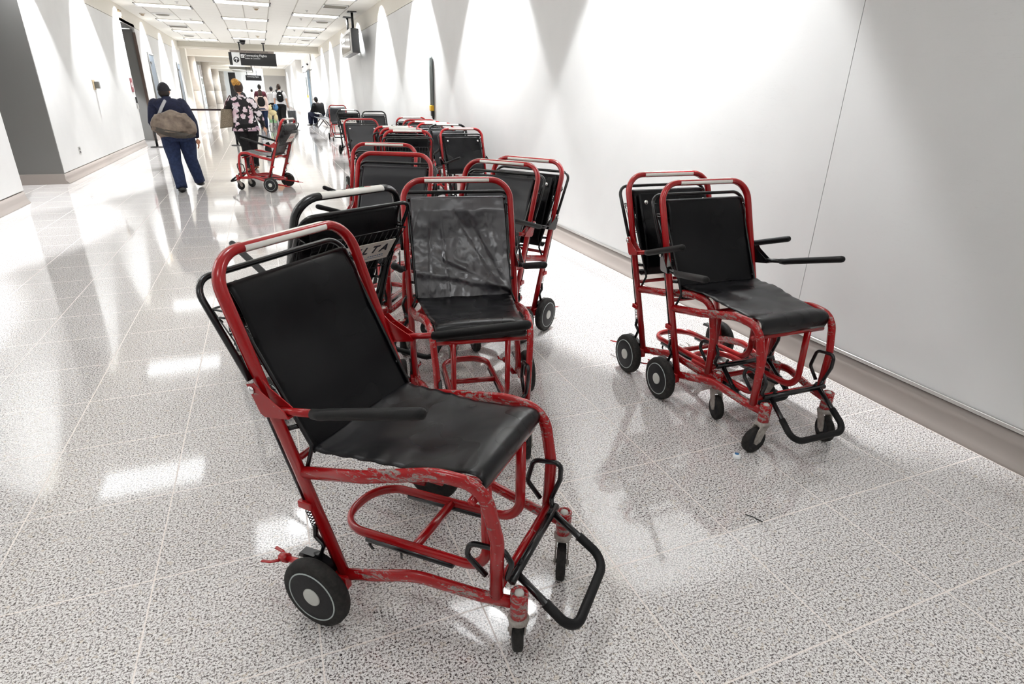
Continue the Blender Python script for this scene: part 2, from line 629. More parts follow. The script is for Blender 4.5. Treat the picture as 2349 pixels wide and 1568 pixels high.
def fillet(pts, r, seg=6, closed=False):
    P = [Vector(p) for p in pts]
    n = len(P)
    out = []
    for i in range(n):
        if not closed and (i == 0 or i == n - 1):
            out.append(P[i])
            continue
        a, b, c = P[(i - 1) % n], P[i], P[(i + 1) % n]
        rr = r[i] if isinstance(r, (list, tuple)) else r
        u, v = (a - b), (c - b)
        lu, lv = u.length, v.length
        u.normalize()
        v.normalize()
        ang = u.angle(v)
        if rr <= 0 or ang > pi - 0.03:
            out.append(b)
            continue
        d = min(rr / math.tan(ang / 2), lu * 0.49, lv * 0.49)
        p0, p1 = b + u * d, b + v * d
        re = d * math.tan(ang / 2)
        bis = (u + v).normalized()
        cen = b + bis * (re / sin(ang / 2))
        q0, q1 = p0 - cen, p1 - cen
        tot = q0.angle(q1)
        for k in range(seg + 1):
            t = k / seg
            q = (q0 * sin((1 - t) * tot) + q1 * sin(t * tot)) / sin(tot)
            out.append(cen + q)
    return out


def text_mesh(body, size, ext=0.0008, shear=0.0, bold=0.0):
    cu = bpy.data.curves.new('text', 'FONT')
    cu.body = body
    cu.size = size
    cu.extrude = ext
    cu.shear = shear
    cu.offset = bold
    cu.resolution_u = 3
    cu.align_x = 'CENTER'
    cu.align_y = 'CENTER'
    o = bpy.data.objects.new('text', cu)
    COL.objects.link(o)
    dg = bpy.context.evaluated_depsgraph_get()
    me = bpy.data.meshes.new_from_object(o.evaluated_get(dg))
    bpy.data.objects.remove(o)
    return me


# ------------------------------------------------------------------ the building
def struct(name, b, mat, label=None):
    o = b.obj(name, mat)
    return props(o, label, None, None, 'structure')


struct('floor', B().box((-1.5, 49, -0.05), (13, 128, 0.1)), M['floor'])
struct('ceiling', B().box((-0.125, 9.7, ZC + 0.05), (6.35, 49.4, 0.1)), M['ceiling'])
# ceiling beyond the beam: tiles on the right, bare slab over the window bay
struct('ceiling', B().box((1.3, 60.2, ZC + 0.05), (3.5, 51.6, 0.1)), M['ceiling'])
bay = B()
bay.box((-3.5, 72, 4.35), (6.1, 76, 0.1))
for yy in (44, 54, 64, 74, 84, 94):
    bay.box((-3.5, yy, 4.1), (6.1, 1.6, 0.42))
bay.box((-0.42, 72, 4.0), (0.1, 76, 0.7))
struct('ceiling', bay, M['band'])

# right wall
rw = B()
for (y0, y1) in ((-15.0, 2.6), (2.604, 11.45), (11.454, 20.3), (20.304, 29.15), (29.154, 39.6)):
    rw.box((XR + 0.06, (y0 + y1) / 2, (0.18 + ZP) / 2), (0.12, y1 - y0, ZP - 0.18))
struct('wall_right', rw, M['wall'])
g = B().box((XR + 0.08, 12.3, ZP / 2), (0.12, 54.6, ZP - 0.02))
struct('trim_1', g, M['seam'])
struct('wall_right_upper', B().box((XR + 0.07, 12.5, (ZP + 0.012 + ZC) / 2), (0.14, 55, ZC - ZP - 0.012)), M['band'])
# wall round the staff doors and the narrower stretch beyond
w2 = B()
w2.box((XR + 0.06, 42.1, 3.2), (0.12, 5.0, 0.9))
w2.box((XR + 0.06, 40.4, 1.4), (0.12, 1.6, 2.8))
w2.box((XR + 0.06, 45.6, 1.4), (0.12, 4.6, 2.8))
w2.box((XR + 0.06, 46.6, 3.2), (0.12, 4.2, 0.9))
struct('wall_right_far', w2, M['wall'])
struct('wall_right_end', B().box((3.02, 48.6, 1.82), (0.72, 0.2, 3.65)), M['midgrey'])
struct('wall_right_beyond', B().box((2.78, 60, 1.82), (0.14, 22.8, 3.65)), M['wall'])


def skirting(side, x, y0, y1, sgn):
    """coved metal skirting; sgn +1: wall on the +x side"""
    prof = [(x + sgn * 0.10, 0.0), (x - sgn * 0.045, 0.0), (x - sgn * 0.045, 0.012), (x - sgn * 0.030, 0.03), (x - sgn * 0.016, 0.06), (x - sgn * 0.006, 0.10), (x, 0.165), (x + sgn * 0.10, 0.165)]
    b = B().prism(prof, 'y', y0, y1)
    for f in b.bm.faces:
        f.smooth = abs(f.normal.y) < 0.5
    return b


struct('baseboard_right', skirting('right', XR, -15, 39.6, 1), M['base'])
struct('trim_2', B().box((XR + 0.04, 12.3, 0.177), (0.10, 54.6, 0.022), bevel=0.004), M['steel'])
struct('baseboard_right_far', B().box((2.70, 60, 0.08), (0.04, 22.8, 0.16)), M['base'])

# left wall: near stretch, deep opening, middle stretch, second opening, far stretch
lw = B()
lw.box((XL - 0.06, -2.275, (0.18 + ZP) / 2), (0.12, 25.45, ZP - 0.18))
struct('wall_left', lw, M['wall'])
struct('baseboard_left', skirting('left', XL, -15, 10.45, -1), M['base'])
struct('wall_left_middle', B().box((XL - 0.06, 16.64, (0.18 + ZP) / 2), (0.12, 8.28, ZP - 0.18)), M['wall'])
struct('baseboard_left_middle', skirting('left', XL, 12.48, 20.78, -1), M['base'])
struct('wall_left_far', B().box((XL - 0.06, 28.9, (0.18 + ZP) / 2), (0.12, 12.0, ZP - 0.18)), M['wall'])
struct('baseboard_left_far', skirting('left', XL, 22.9, 34.9, -1), M['base'])
struct('wall_left_upper', B().box((XL - 0.07, 10, (ZP + 0.012 + ZC) / 2), (0.14, 50, ZC - ZP - 0.012)), M['band'])
struct('trim_3', B().box((XL - 0.09, 2.88, ZP), (0.12, 35.76, 0.03)), M['seam'])
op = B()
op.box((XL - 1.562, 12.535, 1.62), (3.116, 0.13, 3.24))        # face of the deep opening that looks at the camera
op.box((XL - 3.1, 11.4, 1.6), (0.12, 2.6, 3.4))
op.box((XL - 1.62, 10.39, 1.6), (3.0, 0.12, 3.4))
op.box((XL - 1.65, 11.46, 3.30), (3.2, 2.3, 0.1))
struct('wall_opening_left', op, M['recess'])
struct('baseboard_opening_left', B().box((XL - 1.56, 12.462, 0.085), (3.12, 0.03, 0.17)), M['base'])
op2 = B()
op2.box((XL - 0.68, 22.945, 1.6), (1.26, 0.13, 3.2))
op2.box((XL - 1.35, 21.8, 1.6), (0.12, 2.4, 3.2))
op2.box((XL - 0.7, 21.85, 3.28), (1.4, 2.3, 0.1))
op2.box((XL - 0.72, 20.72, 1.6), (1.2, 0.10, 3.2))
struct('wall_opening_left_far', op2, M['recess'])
struct('trim_4', B().box((XL - 0.03, 22.88, 1.56), (0.08, 0.06, 3.12)), plain('brown_edge_trim', '#5e5048', 0.5))
struct('wall_left_end', B().box((XL - 0.02, 35.2, 1.82), (0.5, 0.7, 3.65)), M['band'])
struct('wall_behind', B().box((-0.1, -15.1, 1.9), (7.2, 0.2, 3.9)), M['wall'])

# the beam that closes the first stretch of ceiling
bm_ = B()
bm_.box((-0.12, 34.75, 3.52), (6.4, 0.7, 0.30))
bm_.box((-0.12, 34.30, 3.38), (6.4, 0.10, 0.08))
struct('beam', bm_, M['band'])

# doors in the left wall
def door(name, y0, y1, z1, x, mat, sgn, label):
    d = thing(name, label, 'door', (x, (y0 + y1) / 2, 0))
    props(d, kind='structure')
    w = y1 - y0
    B().box((sgn * 0.005, 0, z1 / 2), (0.06, w - 0.10, z1), bevel=0.003).obj('door_leaf', mat, d)
    b = B()
    for s in (-1, 1):
        b.box((sgn * 0.012, s * (w / 2 - 0.02), z1 / 2 + 0.02), (0.07, 0.06, z1 + 0.04))
    b.box((sgn * 0.012, 0, z1 + 0.02), (0.07, w - 0.10, 0.06))
    b.obj('door_frame', M['recess'], d)
    h = B()
    h.cyl((sgn * 0.03, -w / 2 + 0.16, 1.02), (sgn * 0.09, -w / 2 + 0.16, 1.02), 0.012)
    h.tube([(sgn * 0.085, -w / 2 + 0.16, 1.02), (sgn * 0.085, -w / 2 + 0.29, 1.02)], 0.01)
    h.obj('door_handle', M['chrome'], d)
    B().box((sgn * 0.04, -w / 2 + 0.30, 2.35), (0.03, 0.28, 0.07)).obj('door_closer', M['signblack'], d)
    return d


door('door_1', 24.4, 25.55, 2.62, XL, M['doorblue'], 1, 'blue grey double height door in the left wall, just past the far opening')
door('door_2', 32.3, 33.3, 2.62, XL, M['doorblue'], 1, 'blue grey door at the far end of the left wall, before the columns')
door('door_3', 41.2, 43.3, 2.8, XR, M['doorteal'], -1, 'dark teal door in the right wall behind the seated person')
door('door_4', 67.6, 69.0, 2.7, 2.78, M['louvre'], -1, 'narrow grey door far down the right wall')

# window bay on the left beyond the beam
WX = -5.6
for k, (y0, y1) in enumerate(((36.2, 53.6), (58.4, 70.2), (74.6, 88.4))):
    w = thing('window_%d' % (k + 1), ['tall gridded window in the bay before the first stone column', 'tall window between the first and second stone columns', 'tall window between the second and third stone columns'][k], 'window', (WX, (y0 + y1) / 2, 0))
    props(w, kind='structure')
    L = y1 - y0
    fr = B()
    for z in (0.05, 0.9, 2.0, 2.75, 4.2):
        fr.box((0, 0, z), (0.12, L, 0.16))
    nm = int(L // 2.2)
    for i in range(nm + 1):
        fr.box((0, -L / 2 + L * i / nm, 2.12), (0.10, 0.12, 4.15))
    fr.obj('window_frame', M['frame_white'], w)
    B().box((0.0, 0, 1.06), (0.02, L, 2.06)).obj('pane', M['glass'], w)
    lv = B()
    for i in range(int(L / 0.35)):
        lv.box((0.02, -L / 2 + 0.35 * i, 2.37), (0.05, 0.12, 0.62))
    lv.obj('louvre', M['louvre'], w)
    B().box((-0.02, 0, 3.5), (0.05, L, 1.4)).obj('upper_panel', plain('brown_grey_panel', '#8a7a74', 0.5), w)
cols = B
for k, (cx, cy) in enumerate(((-4.75, 56.0), (-4.75, 72.4), (-4.75, 86.0), (-4.75, 99.0))):
    b = B()
    prof = [(0, 0.43), (1.45, 0.43), (1.46, 0.40), (1.48, 0.40), (1.49, 0.43), (4.3, 0.43)]
    b.lathe(prof, 'z', (cx, cy, 0), 36)
    o = b.obj('stone_column', M['stone'])
    props(o, ['thick beige stone column nearest in the window bay', 'second beige stone column in the window bay', 'third beige stone column in the window bay', 'farthest beige stone column in the window bay'][k], 'column', 'stone columns in the window bay')
b = B()
b.box((WX, 56.0, 2.1), (0.2, 4.6, 4.4))
b.box((WX, 72.4, 2.1), (0.2, 4.2, 4.4))
b.box((WX, 96.2, 2.1), (0.2, 15.4, 4.4))
struct('wall_bay', b, M['midgrey'])
struct('wall_far', B().box((-2.4, 104, 2.2), (7.6, 0.2, 4.4)), M['frame_white'])
fb = B()
fb.box((1.66, 70.0, 3.34), (2.15, 0.5, 0.64))
struct('wall_far_upper', fb, M['band'])
struct('wall_far_grey', B().box((1.66, 71.0, 1.55), (2.15, 0.2, 3.1)), M['midgrey'])
struct('wall_far_white', B().box((-0.15, 92.0, 1.9), (3.6, 0.2, 3.8)), M['frame_white'])
dk = B()
for i in range(6):
    dk.box((-1.6, 79 + 2.2 * i, 3.9), (2.4, 0.35, 0.22))
struct('ceiling_far', dk, M['louvre'])
struct('wall_far_dark', B().box((-3.3, 98, 1.9), (0.9, 0.4, 3.9)), M['signblack'])

# ------------------------------------------------------------------ ceiling fixtures
ORD = ['nearest', 'second', 'third', 'fourth', 'fifth', 'sixth', 'seventh', 'eighth', 'ninth']
troffer_place = []


def troffer(x0, x1, y, label, spots):
    xc = (x0 + x1) / 2
    t = thing('ceiling_light', label, 'ceiling light', (xc, y, ZC), 0, 'ceiling troffers')
    w = x1 - x0
    B().box((0, 0, -0.012), (w - 0.02, 0.62, 0.012)).obj('diffuser', M['panel'], t)
    f = B()
    for s in (-1, 1):
        f.box((0, s * 0.325, -0.01), (w + 0.02, 0.022, 0.022))
    f.obj('frame', M['band'], t)
    for s in (-1, 1):
        B().box((s * (w / 2 + 0.015), 0, -0.011), (0.045, 0.66, 0.024)).obj('end_cap', M['signblack'], t)
    spot('down_lamp', 0, 0, -0.04, DOWN_W, 118, 0.45, t, 0.22)
    for s in spots:
        l = spot('wall_washer_lamp', s * (w / 2 + 0.08), 0, -0.03, SPOT_W, 97, 0.16, t)
        l.rotation_euler = (0, radians(-30 * s), 0)


for i, y in enumerate(ROW_Y):
    troffer(-2.78, -1.47, y, '%s lit rectangular ceiling light of the left row, counted from the camera' % ORD[i], (-1,) if i else ())
    troffer(1.21, 2.47, y, '%s lit rectangular ceiling light of the right row, counted from the camera' % ORD[i], (1,) if i else ())
for i, y in enumerate(MID_Y):
    troffer(-0.77, 0.53, y, '%s lit rectangular ceiling light of the middle row, counted from the camera' % ORD[i], ())
for i, y in enumerate((-3.7, -7.8)):  # unseen rows added behind the camera for reflections and foreground brightness
    troffer(-2.78, -1.47, y, 'added lit rectangular ceiling light, unseen behind the camera, left row, %s' % ('nearer' if i == 0 else 'farther'), ())
    troffer(1.21, 2.47, y, 'added lit rectangular ceiling light, unseen behind the camera, right row, %s' % ('nearer' if i == 0 else 'farther'), ())
    troffer(-0.77, 0.53, y - 1.9, 'added lit rectangular ceiling light, unseen behind the camera, middle row, %s' % ('nearer' if i == 0 else 'farther'), ())
for i, (x, y) in enumerate(((0.9, 38), (2.2, 38), (0.9, 46), (2.2, 46), (0.9, 56), (2.2, 56), (1.5, 66))):  # fill lamps added to light the stretch past the beam
    t = thing('fill_downlight', 'small round fill downlight added in the %s ceiling past the beam' % ['near left', 'near right', 'second left', 'second right', 'third left', 'third right', 'farthest'][i], 'ceiling light', (x, y, ZC))
    B().lathe([(-0.012, 0.001), (-0.012, 0.13)], 'z', seg=20, cap=False).obj('diffuser', M['panel'], t)
    B().lathe([(0.0, 0.13), (-0.014, 0.135), (-0.014, 0.165), (0.0, 0.17)], 'z', seg=20, cap=False).obj('trim_ring', M['frame_white'], t)
    spot('fill_lamp', 0, 0, -0.04, 520, 160, 0.5, t)
for i, (x, y) in enumerate(((-2, 42), (-2.6, 49), (-2, 56), (-2.6, 64), (-2, 72), (-2, 82), (-0.9, 87.2))):  # made-up fill lamps that brighten the bay, its columns and the far end
    t = thing('fill_downlight', '%s added round fill downlight of the window bay ceiling, counted from the beam' % ORD[i], 'ceiling light', (x, y, 4.3))
    B().lathe([(-0.02, 0.001), (-0.02, 0.22)], 'z', seg=20, cap=False).obj('diffuser', M['panel'], t)
    B().lathe([(0.0, 0.22), (-0.03, 0.225), (-0.03, 0.26), (0.0, 0.27)], 'z', seg=20, cap=False).obj('trim_ring', M['frame_white'], t)
    spot('fill_lamp', 0, 0, -0.06, 650, 168, 0.5, t)


def vent_rect(x, y, label):
    t = thing('ceiling_vent', label, 'air vent', (x, y, ZC), 0, 'rectangular ceiling vents')
    B().box((0, 0, -0.006), (0.60, 0.60, 0.012)).obj('backing', M['recess'], t)
    b = B()
    for k in range(9):
        b.box((0, -0.26 + 0.065 * k, -0.018), (0.56, 0.02, 0.016))
    b.obj('slats', M['vent'], t)
    b = B()
    for s in (-1, 1):
        b.box((s * 0.30, 0, -0.014), (0.03, 0.63, 0.02))
        b.box((0, s * 0.30, -0.014), (0.63, 0.03, 0.02))
    b.obj('frame', M['frame_white'], t)


vent_rect(2.15, 18.1, 'grey slatted square vent in the ceiling, nearest on the right')
vent_rect(2.15, 26.1, 'grey slatted square vent in the ceiling, farther on the right')
vent_rect(-2.42, 26.6, 'grey slatted square vent in the ceiling over the left side')
for (x, y, lb) in ((2.16, 22.0, 'round ceiling diffuser on the right between the slatted vents'), (2.17, 29.9, 'round ceiling diffuser on the right before the beam'), (-2.42, 22.6, 'round ceiling diffuser on the left, nearest one'), (-2.44, 30.6, 'round ceiling diffuser on the left before the beam')):
    t = thing('ceiling_diffuser', lb, 'air vent', (x, y, ZC), 0, 'round ceiling diffusers')
    B().lathe([(0.0, 0.31), (-0.02, 0.30), (-0.03, 0.22), (-0.012, 0.20)], 'z', seg=28, cap=False).obj('rim', M['frame_white'], t)
    B().lathe([(-0.03, 0.001), (-0.055, 0.10), (-0.05, 0.16), (-0.02, 0.20)], 'z', seg=28, cap=False).obj('cone', M['vent'], t)
for (x, y, lb) in ((0.21, 19.6, 'small tan ceiling detector over the middle, nearest'), (0.23, 29.1, 'small tan ceiling detector over the middle, farther'), (-3.0, 22.9, 'small tan ceiling detector close to the left wall')):
    t = thing('smoke_detector', lb, 'smoke detector', (x, y, ZC), 0, 'ceiling detectors')
    B().lathe([(0.0, 0.085), (-0.02, 0.08), (-0.028, 0.06)], 'z', seg=20).obj('base', M['band'], t)
    B().lathe([(-0.028, 0.055), (-0.05, 0.045), (-0.065, 0.02)], 'z', seg=20).obj('sensor', M['tan'], t)
SPR = ['nearest', 'second', 'third', 'second', 'third', 'fourth', 'fourth', 'nearest']
for i, (x, y) in enumerate(((-1.7, 19.4), (-1.75, 23.7), (-1.75, 27.8), (1.5, 21.6), (1.5, 25.6), (1.5, 29.6), (-1.72, 31.6), (1.52, 19.4))):
    o = B().lathe([(0.0, 0.05), (-0.006, 0.045), (-0.03, 0.012), (-0.045, 0.012), (-0.047, 0.03), (-0.05, 0.001)], 'z', (x, y, ZC), 14).obj('sprinkler_head', M['steel'])
    props(o, '%s small steel sprinkler head of the %s ceiling strip' % (SPR[i], 'left' if x < 0 else 'right'), 'sprinkler', 'ceiling sprinklers')
t = thing('dome_camera', 'black dome camera under the ceiling in front of the beam', 'camera', (-0.42, 31.9, ZC))
B().lathe([(0.0, 0.13), (-0.06, 0.13)], 'z', seg=24).obj('base', M['signblack'], t)
B().lathe([(-0.06, 0.12), (-0.12, 0.11), (-0.17, 0.075), (-0.195, 0.02)], 'z', seg=24).obj('dome', plain('smoked_dome', '#060606', 0.08), t)

# hanging flight sign
t = thing('direction_sign', 'black hanging connecting flights sign with white arrow panel', 'sign', (-0.08, 33.0, 0))
B().box((0, 0, 2.915), (2.06, 0.16, 0.54), bevel=0.01).obj('sign_box', M['signblack'], t)
B().box((0.0, 0, 3.235), (1.92, 0.13, 0.10)).obj('header_strip', M['signgrey'], t)
B().box((-0.725, -0.084, 2.915), (0.35, 0.008, 0.54)).obj('arrow_panel', M['signwhite'], t)
B().lathe([(-0.004, 0.001), (-0.004, 0.125)], 'y', (-0.725, -0.088, 2.88), 32, cap=False).lathe([(0.0, 0.125), (-0.004, 0.125)], 'y', (-0.725, -0.088, 2.88), 32, cap=False).obj('arrow_disc', M['signblack'], t)
ar = B()
ar.box((-0.725, -0.095, 2.86), (0.032, 0.005, 0.15))
for s in (-1, 1):
    ar.box((-0.725 + s * 0.036, -0.0955, 2.925), (0.032, 0.005, 0.125), Matrix.Rotation(s * radians(-45), 3, 'Y'))
ar.obj('arrow', M['signwhite'], t)
B().box((-0.44, -0.084, 3.04), (0.145, 0.008, 0.145)).obj('plane_square', M['signwhite'], t)
pl = B()
pl.box((-0.44, -0.0905, 3.04), (0.11, 0.004, 0.016), Matrix.Rotation(radians(-35), 3, 'Y'))
pl.box((-0.44, -0.0905, 3.04), (0.075, 0.004, 0.016), Matrix.Rotation(radians(40), 3, 'Y'))
pl.box((-0.477, -0.0905, 3.016), (0.04, 0.004, 0.012), Matrix.Rotation(radians(50), 3, 'Y'))
pl.obj('plane_symbol', M['signblack'], t)
for (txt, sz, x, z, mt, yy) in (('Connecting Flights', 0.132, 0.14, 3.075, 'signwhite', -0.0825), ('Vuelos de Conexión', 0.082, -0.01, 2.955, 'signwhite', -0.0825), ('U.S. CUSTOMS AND BORDER PROTECTION', 0.072, 0.0, 3.235, 'signblack', -0.067)):
    mesh_obj('lettering', text_mesh(txt, sz, 0.002, 0, 0.0012 if sz > 0.1 else 0.0), M[mt], t, (x, yy, z), (pi / 2, 0, 0))
for x in (-0.52, 0.53):
    b = B()
    b.cyl((x, 0, 3.28), (x, 0, ZC - 0.02), 0.028)
    b.box((x, 0, ZC - 0.02 - 0.135 + 0.12), (0.16, 0.12, 0.03))
    b.obj('hanging_rod', M['signblack'], t)

t = thing('direction_sign', 'small far black hanging sign with a white end square in front of the white wall', 'sign', (-0.55, 78.0, 0))
B().box((0, 0, 2.88), (2.0, 0.2, 0.55)).obj('sign_box', M['signblack'], t)
B().box((-0.85, -0.105, 2.88), (0.36, 0.01, 0.55)).obj('arrow_panel', M['signwhite'], t)
mesh_obj('lettering', text_mesh('Connecting Flights', 0.16, 0.002), M['signwhite'], t, (0.1, -0.103, 3.0), (pi / 2, 0, 0))
for x in (-0.5, 0.5):
    B().cyl((x, 0, 3.1), (x, 0, 4.28), 0.03).obj('hanging_rod', M['signblack'], t)

# hanging display on the right
t = thing('flight_display', 'boxy silver and black display hung from the ceiling beside the right wall', 'monitor', (2.66, 19.7, 0), radians(-2))
B().box((0.02, 0, 2.87), (0.20, 3.0, 0.60), bevel=0.01).obj('housing', M['signblack'], t)
B().box((-0.095, 0, 2.87), (0.03, 2.96, 0.60), bevel=0.004).obj('bezel', M['steel'], t)
B().box((-0.114, -0.05, 2.86), (0.01, 2.5, 0.46)).obj('screen', M['screen'], t)
b = B()
for k, (yy, zz, l) in enumerate(((0.7, 3.02, 0.7), (0.3, 2.96, 1.2), (-0.2, 2.98, 0.5), (0.6, 2.88, 0.5), (-0.6, 2.93, 0.4))):
    b.box((-0.1205, yy, zz), (0.003, l, 0.035))
b.obj('screen_rows', M['signwhite'], t)
for yy in (-0.2 + 0.9, 0.9 + 1.9 - 2.6 - 0.9):
    b = B()
    b.cyl((0.06, yy, 3.16), (0.06, yy, ZC - 0.02), 0.035)
    b.box((0.06, yy, ZC - 0.015), (0.24, 0.24, 0.03))
    b.obj('hanging_rod', M['signblack'], t)

# small things on the walls
t = thing('wall_plaque', 'dark red plaque with white numerals at the edge of the left opening', 'sign', (XL + 0.006, 20.5, 1.63))
B().box((0, 0, 0), (0.012, 0.30, 0.36), bevel=0.003).obj('plate', M['exitred'], t)
mesh_obj('lettering', text_mesh('B1', 0.17), M['signwhite'], t, (0.0075, 0, 0.0), (pi / 2, 0, pi / 2))
t = thing('card_reader', 'small black card reader at the edge of the left opening', 'card reader', (XL + 0.02, 20.66, 1.24))
B().box((0, 0, 0), (0.04, 0.09, 0.16), bevel=0.006).obj('housing', M['signblack'], t)
B().box((0, 0, -0.17), (0.03, 0.08, 0.12), bevel=0.004).obj('key_switch', M['steel'], t)
t = thing('notice_box', 'small open tan box fixed on the left wall at head height', 'box', (XL + 0.05, 16.1, 1.6))
B().box((-0.045, 0, 0), (0.01, 0.20, 0.20)).obj('back_plate', M['tan'], t)
B().box((0.0, 0.06, 0.0), (0.09, 0.10, 0.14), bevel=0.004).obj('body', M['recess'], t)
t = thing('power_outlet', 'power outlet plate low on the left wall', 'outlet', (XL + 0.005, 13.75, 0.45))
B().box((0, 0, 0), (0.01, 0.12, 0.13), bevel=0.002).obj('plate', M['steel'], t)
for s in (-1, 1):
    B().box((0.006, 0.0, s * 0.03), (0.004, 0.06, 0.04)).obj('socket', M['signblack'], t)
t = thing('strobe_alarm', 'tan alarm strobe on the band above the left opening', 'alarm', (XL + 0.02, 20.9, 3.42))
B().box((0, 0, 0), (0.05, 0.26, 0.20), bevel=0.008).obj('body', M['tan'], t)
B().box((0.03, -0.04, 0), (0.02, 0.08, 0.10), bevel=0.004).obj('lens', M['signwhite'], t)
t = thing('wall_guard', 'grey vertical guard strip on the right wall with a yellow and black lower end', 'wall guard', (XR - 0.035, 11.62, 0))
b = B()
b.tube([(0, 0, 1.36), (0, 0, 2.16), (0, 0, 2.2)], 0.035, 0.055, 14, taper=[1, 1, 0.5])
b.obj('strip', M['pipe'], t)
B().box((-0.01, 0.0, 1.31), (0.07, 0.10, 0.10), bevel=0.012).obj('yellow_clip', M['yellow'], t)
b = B()
b.box((0.0, 0.0, 1.22), (0.055, 0.08, 0.10), bevel=0.01)
b.box((0.01, -0.02, 1.15), (0.03, 0.02, 0.08))
b.box((0.01, 0.03, 1.16), (0.03, 0.015, 0.05))
b.obj('black_latch', M['signblack'], t)
t = thing('wall_guard', 'yellow and black latch strip beside the teal door', 'wall guard', (XR - 0.04, 44.6, 0))
B().box((0, 0, 1.9), (0.06, 0.10, 1.1), bevel=0.01).obj('strip', M['pipe'], t)
B().box((-0.01, 0, 1.27), (0.08, 0.16, 0.16), bevel=0.01).obj('yellow_clip', M['yellow'], t)
for i, y in enumerate((45.6, 41.2)):
    t = thing('wall_camera', 'small dark wall camera above the teal door, %s one' % ('farther' if i == 0 else 'nearer'), 'camera', (XR - 0.03, y, 3.12))
    B().box((0, 0, 0.05), (0.06, 0.12, 0.10)).obj('bracket', M['signwhite'], t)
    B().lathe([(0, 0.07), (-0.06, 0.06), (-0.10, 0.02)], 'z', (-0.08, 0, 0.02), 14).obj('dome', M['signblack'], t)

# ------------------------------------------------------------------ transport chair
CACHE = {}


def part(name, key, make, mat, parent):
    if key not in CACHE:
        me = make().mesh(name)
        for mm in (mat if isinstance(mat, (list, tuple)) else [mat]):
            me.materials.append(mm)
        CACHE[key] = me
    o = bpy.data.objects.new(name, CACHE[key])
    return link(o, parent)


def post_y(z):
    return -0.352 * (z - 0.155) / (1.135 - 0.155)


def k_back_frame():
    pts = [(0.281, 0.0, 0.150), (0.286, -0.352, 1.135), (-0.286, -0.352, 1.135), (-0.281, 0.0, 0.150)]
    return B().tube(fillet(pts, [0, 0.105, 0.105, 0], 9), 0.016, 0.0215, 16)


def k_side_rail(s):
    pts = [(s * 0.281, -0.125, 0.505), (s * 0.272, 0.10, 0.552), (s * 0.236, 0.315, 0.606), (s * 0.222, 0.452, 0.60), (s * 0.210, 0.490, 0.42), (s * 0.206, 0.487, 0.215)]
    return B().tube(fillet(pts, [0, 0.2, 0.3, 0.085, 0.2, 0], 8), 0.015, 0.021, 16)


def k_base_rail(s):
    pts = [(s * 0.281, -0.012, 0.158), (s * 0.270, 0.10, 0.188), (s * 0.248, 0.24, 0.226), (s * 0.214, 0.44, 0.205), (s * 0.196, 0.535, 0.205)]
    return B().tube(fillet(pts, [0, 0.15, 0.2, 0.2, 0], 5), 0.014, 0.021, 14)


def k_seat_bar():
    b = B()
    b.tube([(-0.216, 0.413, 0.530), (0.216, 0.413, 0.530)], 0.0125, seg=12, ref=(0, 0, 1))
    return b


def k_rear_bar():
    return B().tube([(-0.280, -0.138, 0.545), (0.280, -0.138, 0.545)], 0.0105, seg=12, ref=(0, 0, 1))


def k_rack():
    b = B()
    for s in (1,):
        pts = [(0.126, 0.413, 0.525), (0.126, 0.418, 0.215), (0.124, -0.16, 0.180), (-0.124, -0.16, 0.180), (-0.126, 0.418, 0.215), (-0.126, 0.413, 0.525)]
    b.tube(fillet(pts, [0, 0.085, 0.11, 0.11, 0.085, 0], 9), 0.0125, 0.0175, 14)
    b.tube([(-0.118, 0.155, 0.200), (0.118, 0.155, 0.200)], 0.013, 0.016, 12, ref=(0, 0, 1))
    return b


def k_rack_pad():
    b = B()
    for s in (-1, 1):
        b.tube([(s * 0.126, -0.03, 0.171), (s * 0.126, 0.30, 0.190)], 0.0165, 0.013, 10)
    b.tube([(0.126, -0.02, 0.170), (0.130, -0.022, 0.145), (0.127, -0.012, 0.128)], 0.002, 0.008, 6)
    b.tube([(0.126, 0.10, 0.176), (0.128, 0.103, 0.150), (0.124, 0.10, 0.13)], 0.0015, 0.005, 6)
    return b


def k_cross():
    """bar between the legs that carries the footrest, plus rear axle"""
    b = B()
    b.tube([(-0.206, 0.495, 0.255), (0.206, 0.495, 0.255)], 0.0135, seg=12, ref=(0, 0, 1))
    return b


def k_axle(s):
    b = B()
    b.tube([(s * 0.272, -0.064, 0.12), (s * 0.325, -0.064, 0.12)], 0.012, seg=10, ref=(0, 0, 1))
    b.box((s * 0.292, -0.03, 0.145), (0.03, 0.10, 0.05), bevel=0.005)
    return b


def k_foot_bar():
    b = B()
    b.tube([(-0.185, 0.525, 0.268), (0.185, 0.525, 0.268)], 0.0125, seg=12, ref=(0, 0, 1))
    for s in (-1, 1):
        b.cyl((s * 0.125, 0.512, 0.262), (s * 0.125, 0.53, 0.30), 0.006)
    return b


def k_foot_loop():
    pts = [(0.150, 0.525, 0.268), (0.158, 0.715, 0.130), (-0.158, 0.715, 0.130), (-0.150, 0.525, 0.268)]
    return B().tube(fillet(pts, [0, 0.055, 0.055, 0], 8), 0.0115, seg=12)


def k_foot_grip():
    pts = [(0.1545, 0.62, 0.199), (0.158, 0.715, 0.130), (-0.158, 0.715, 0.130), (-0.1545, 0.62, 0.199)]
    return B().tube(fillet(pts, [0, 0.055, 0.055, 0], 8), 0.0152, seg=12)


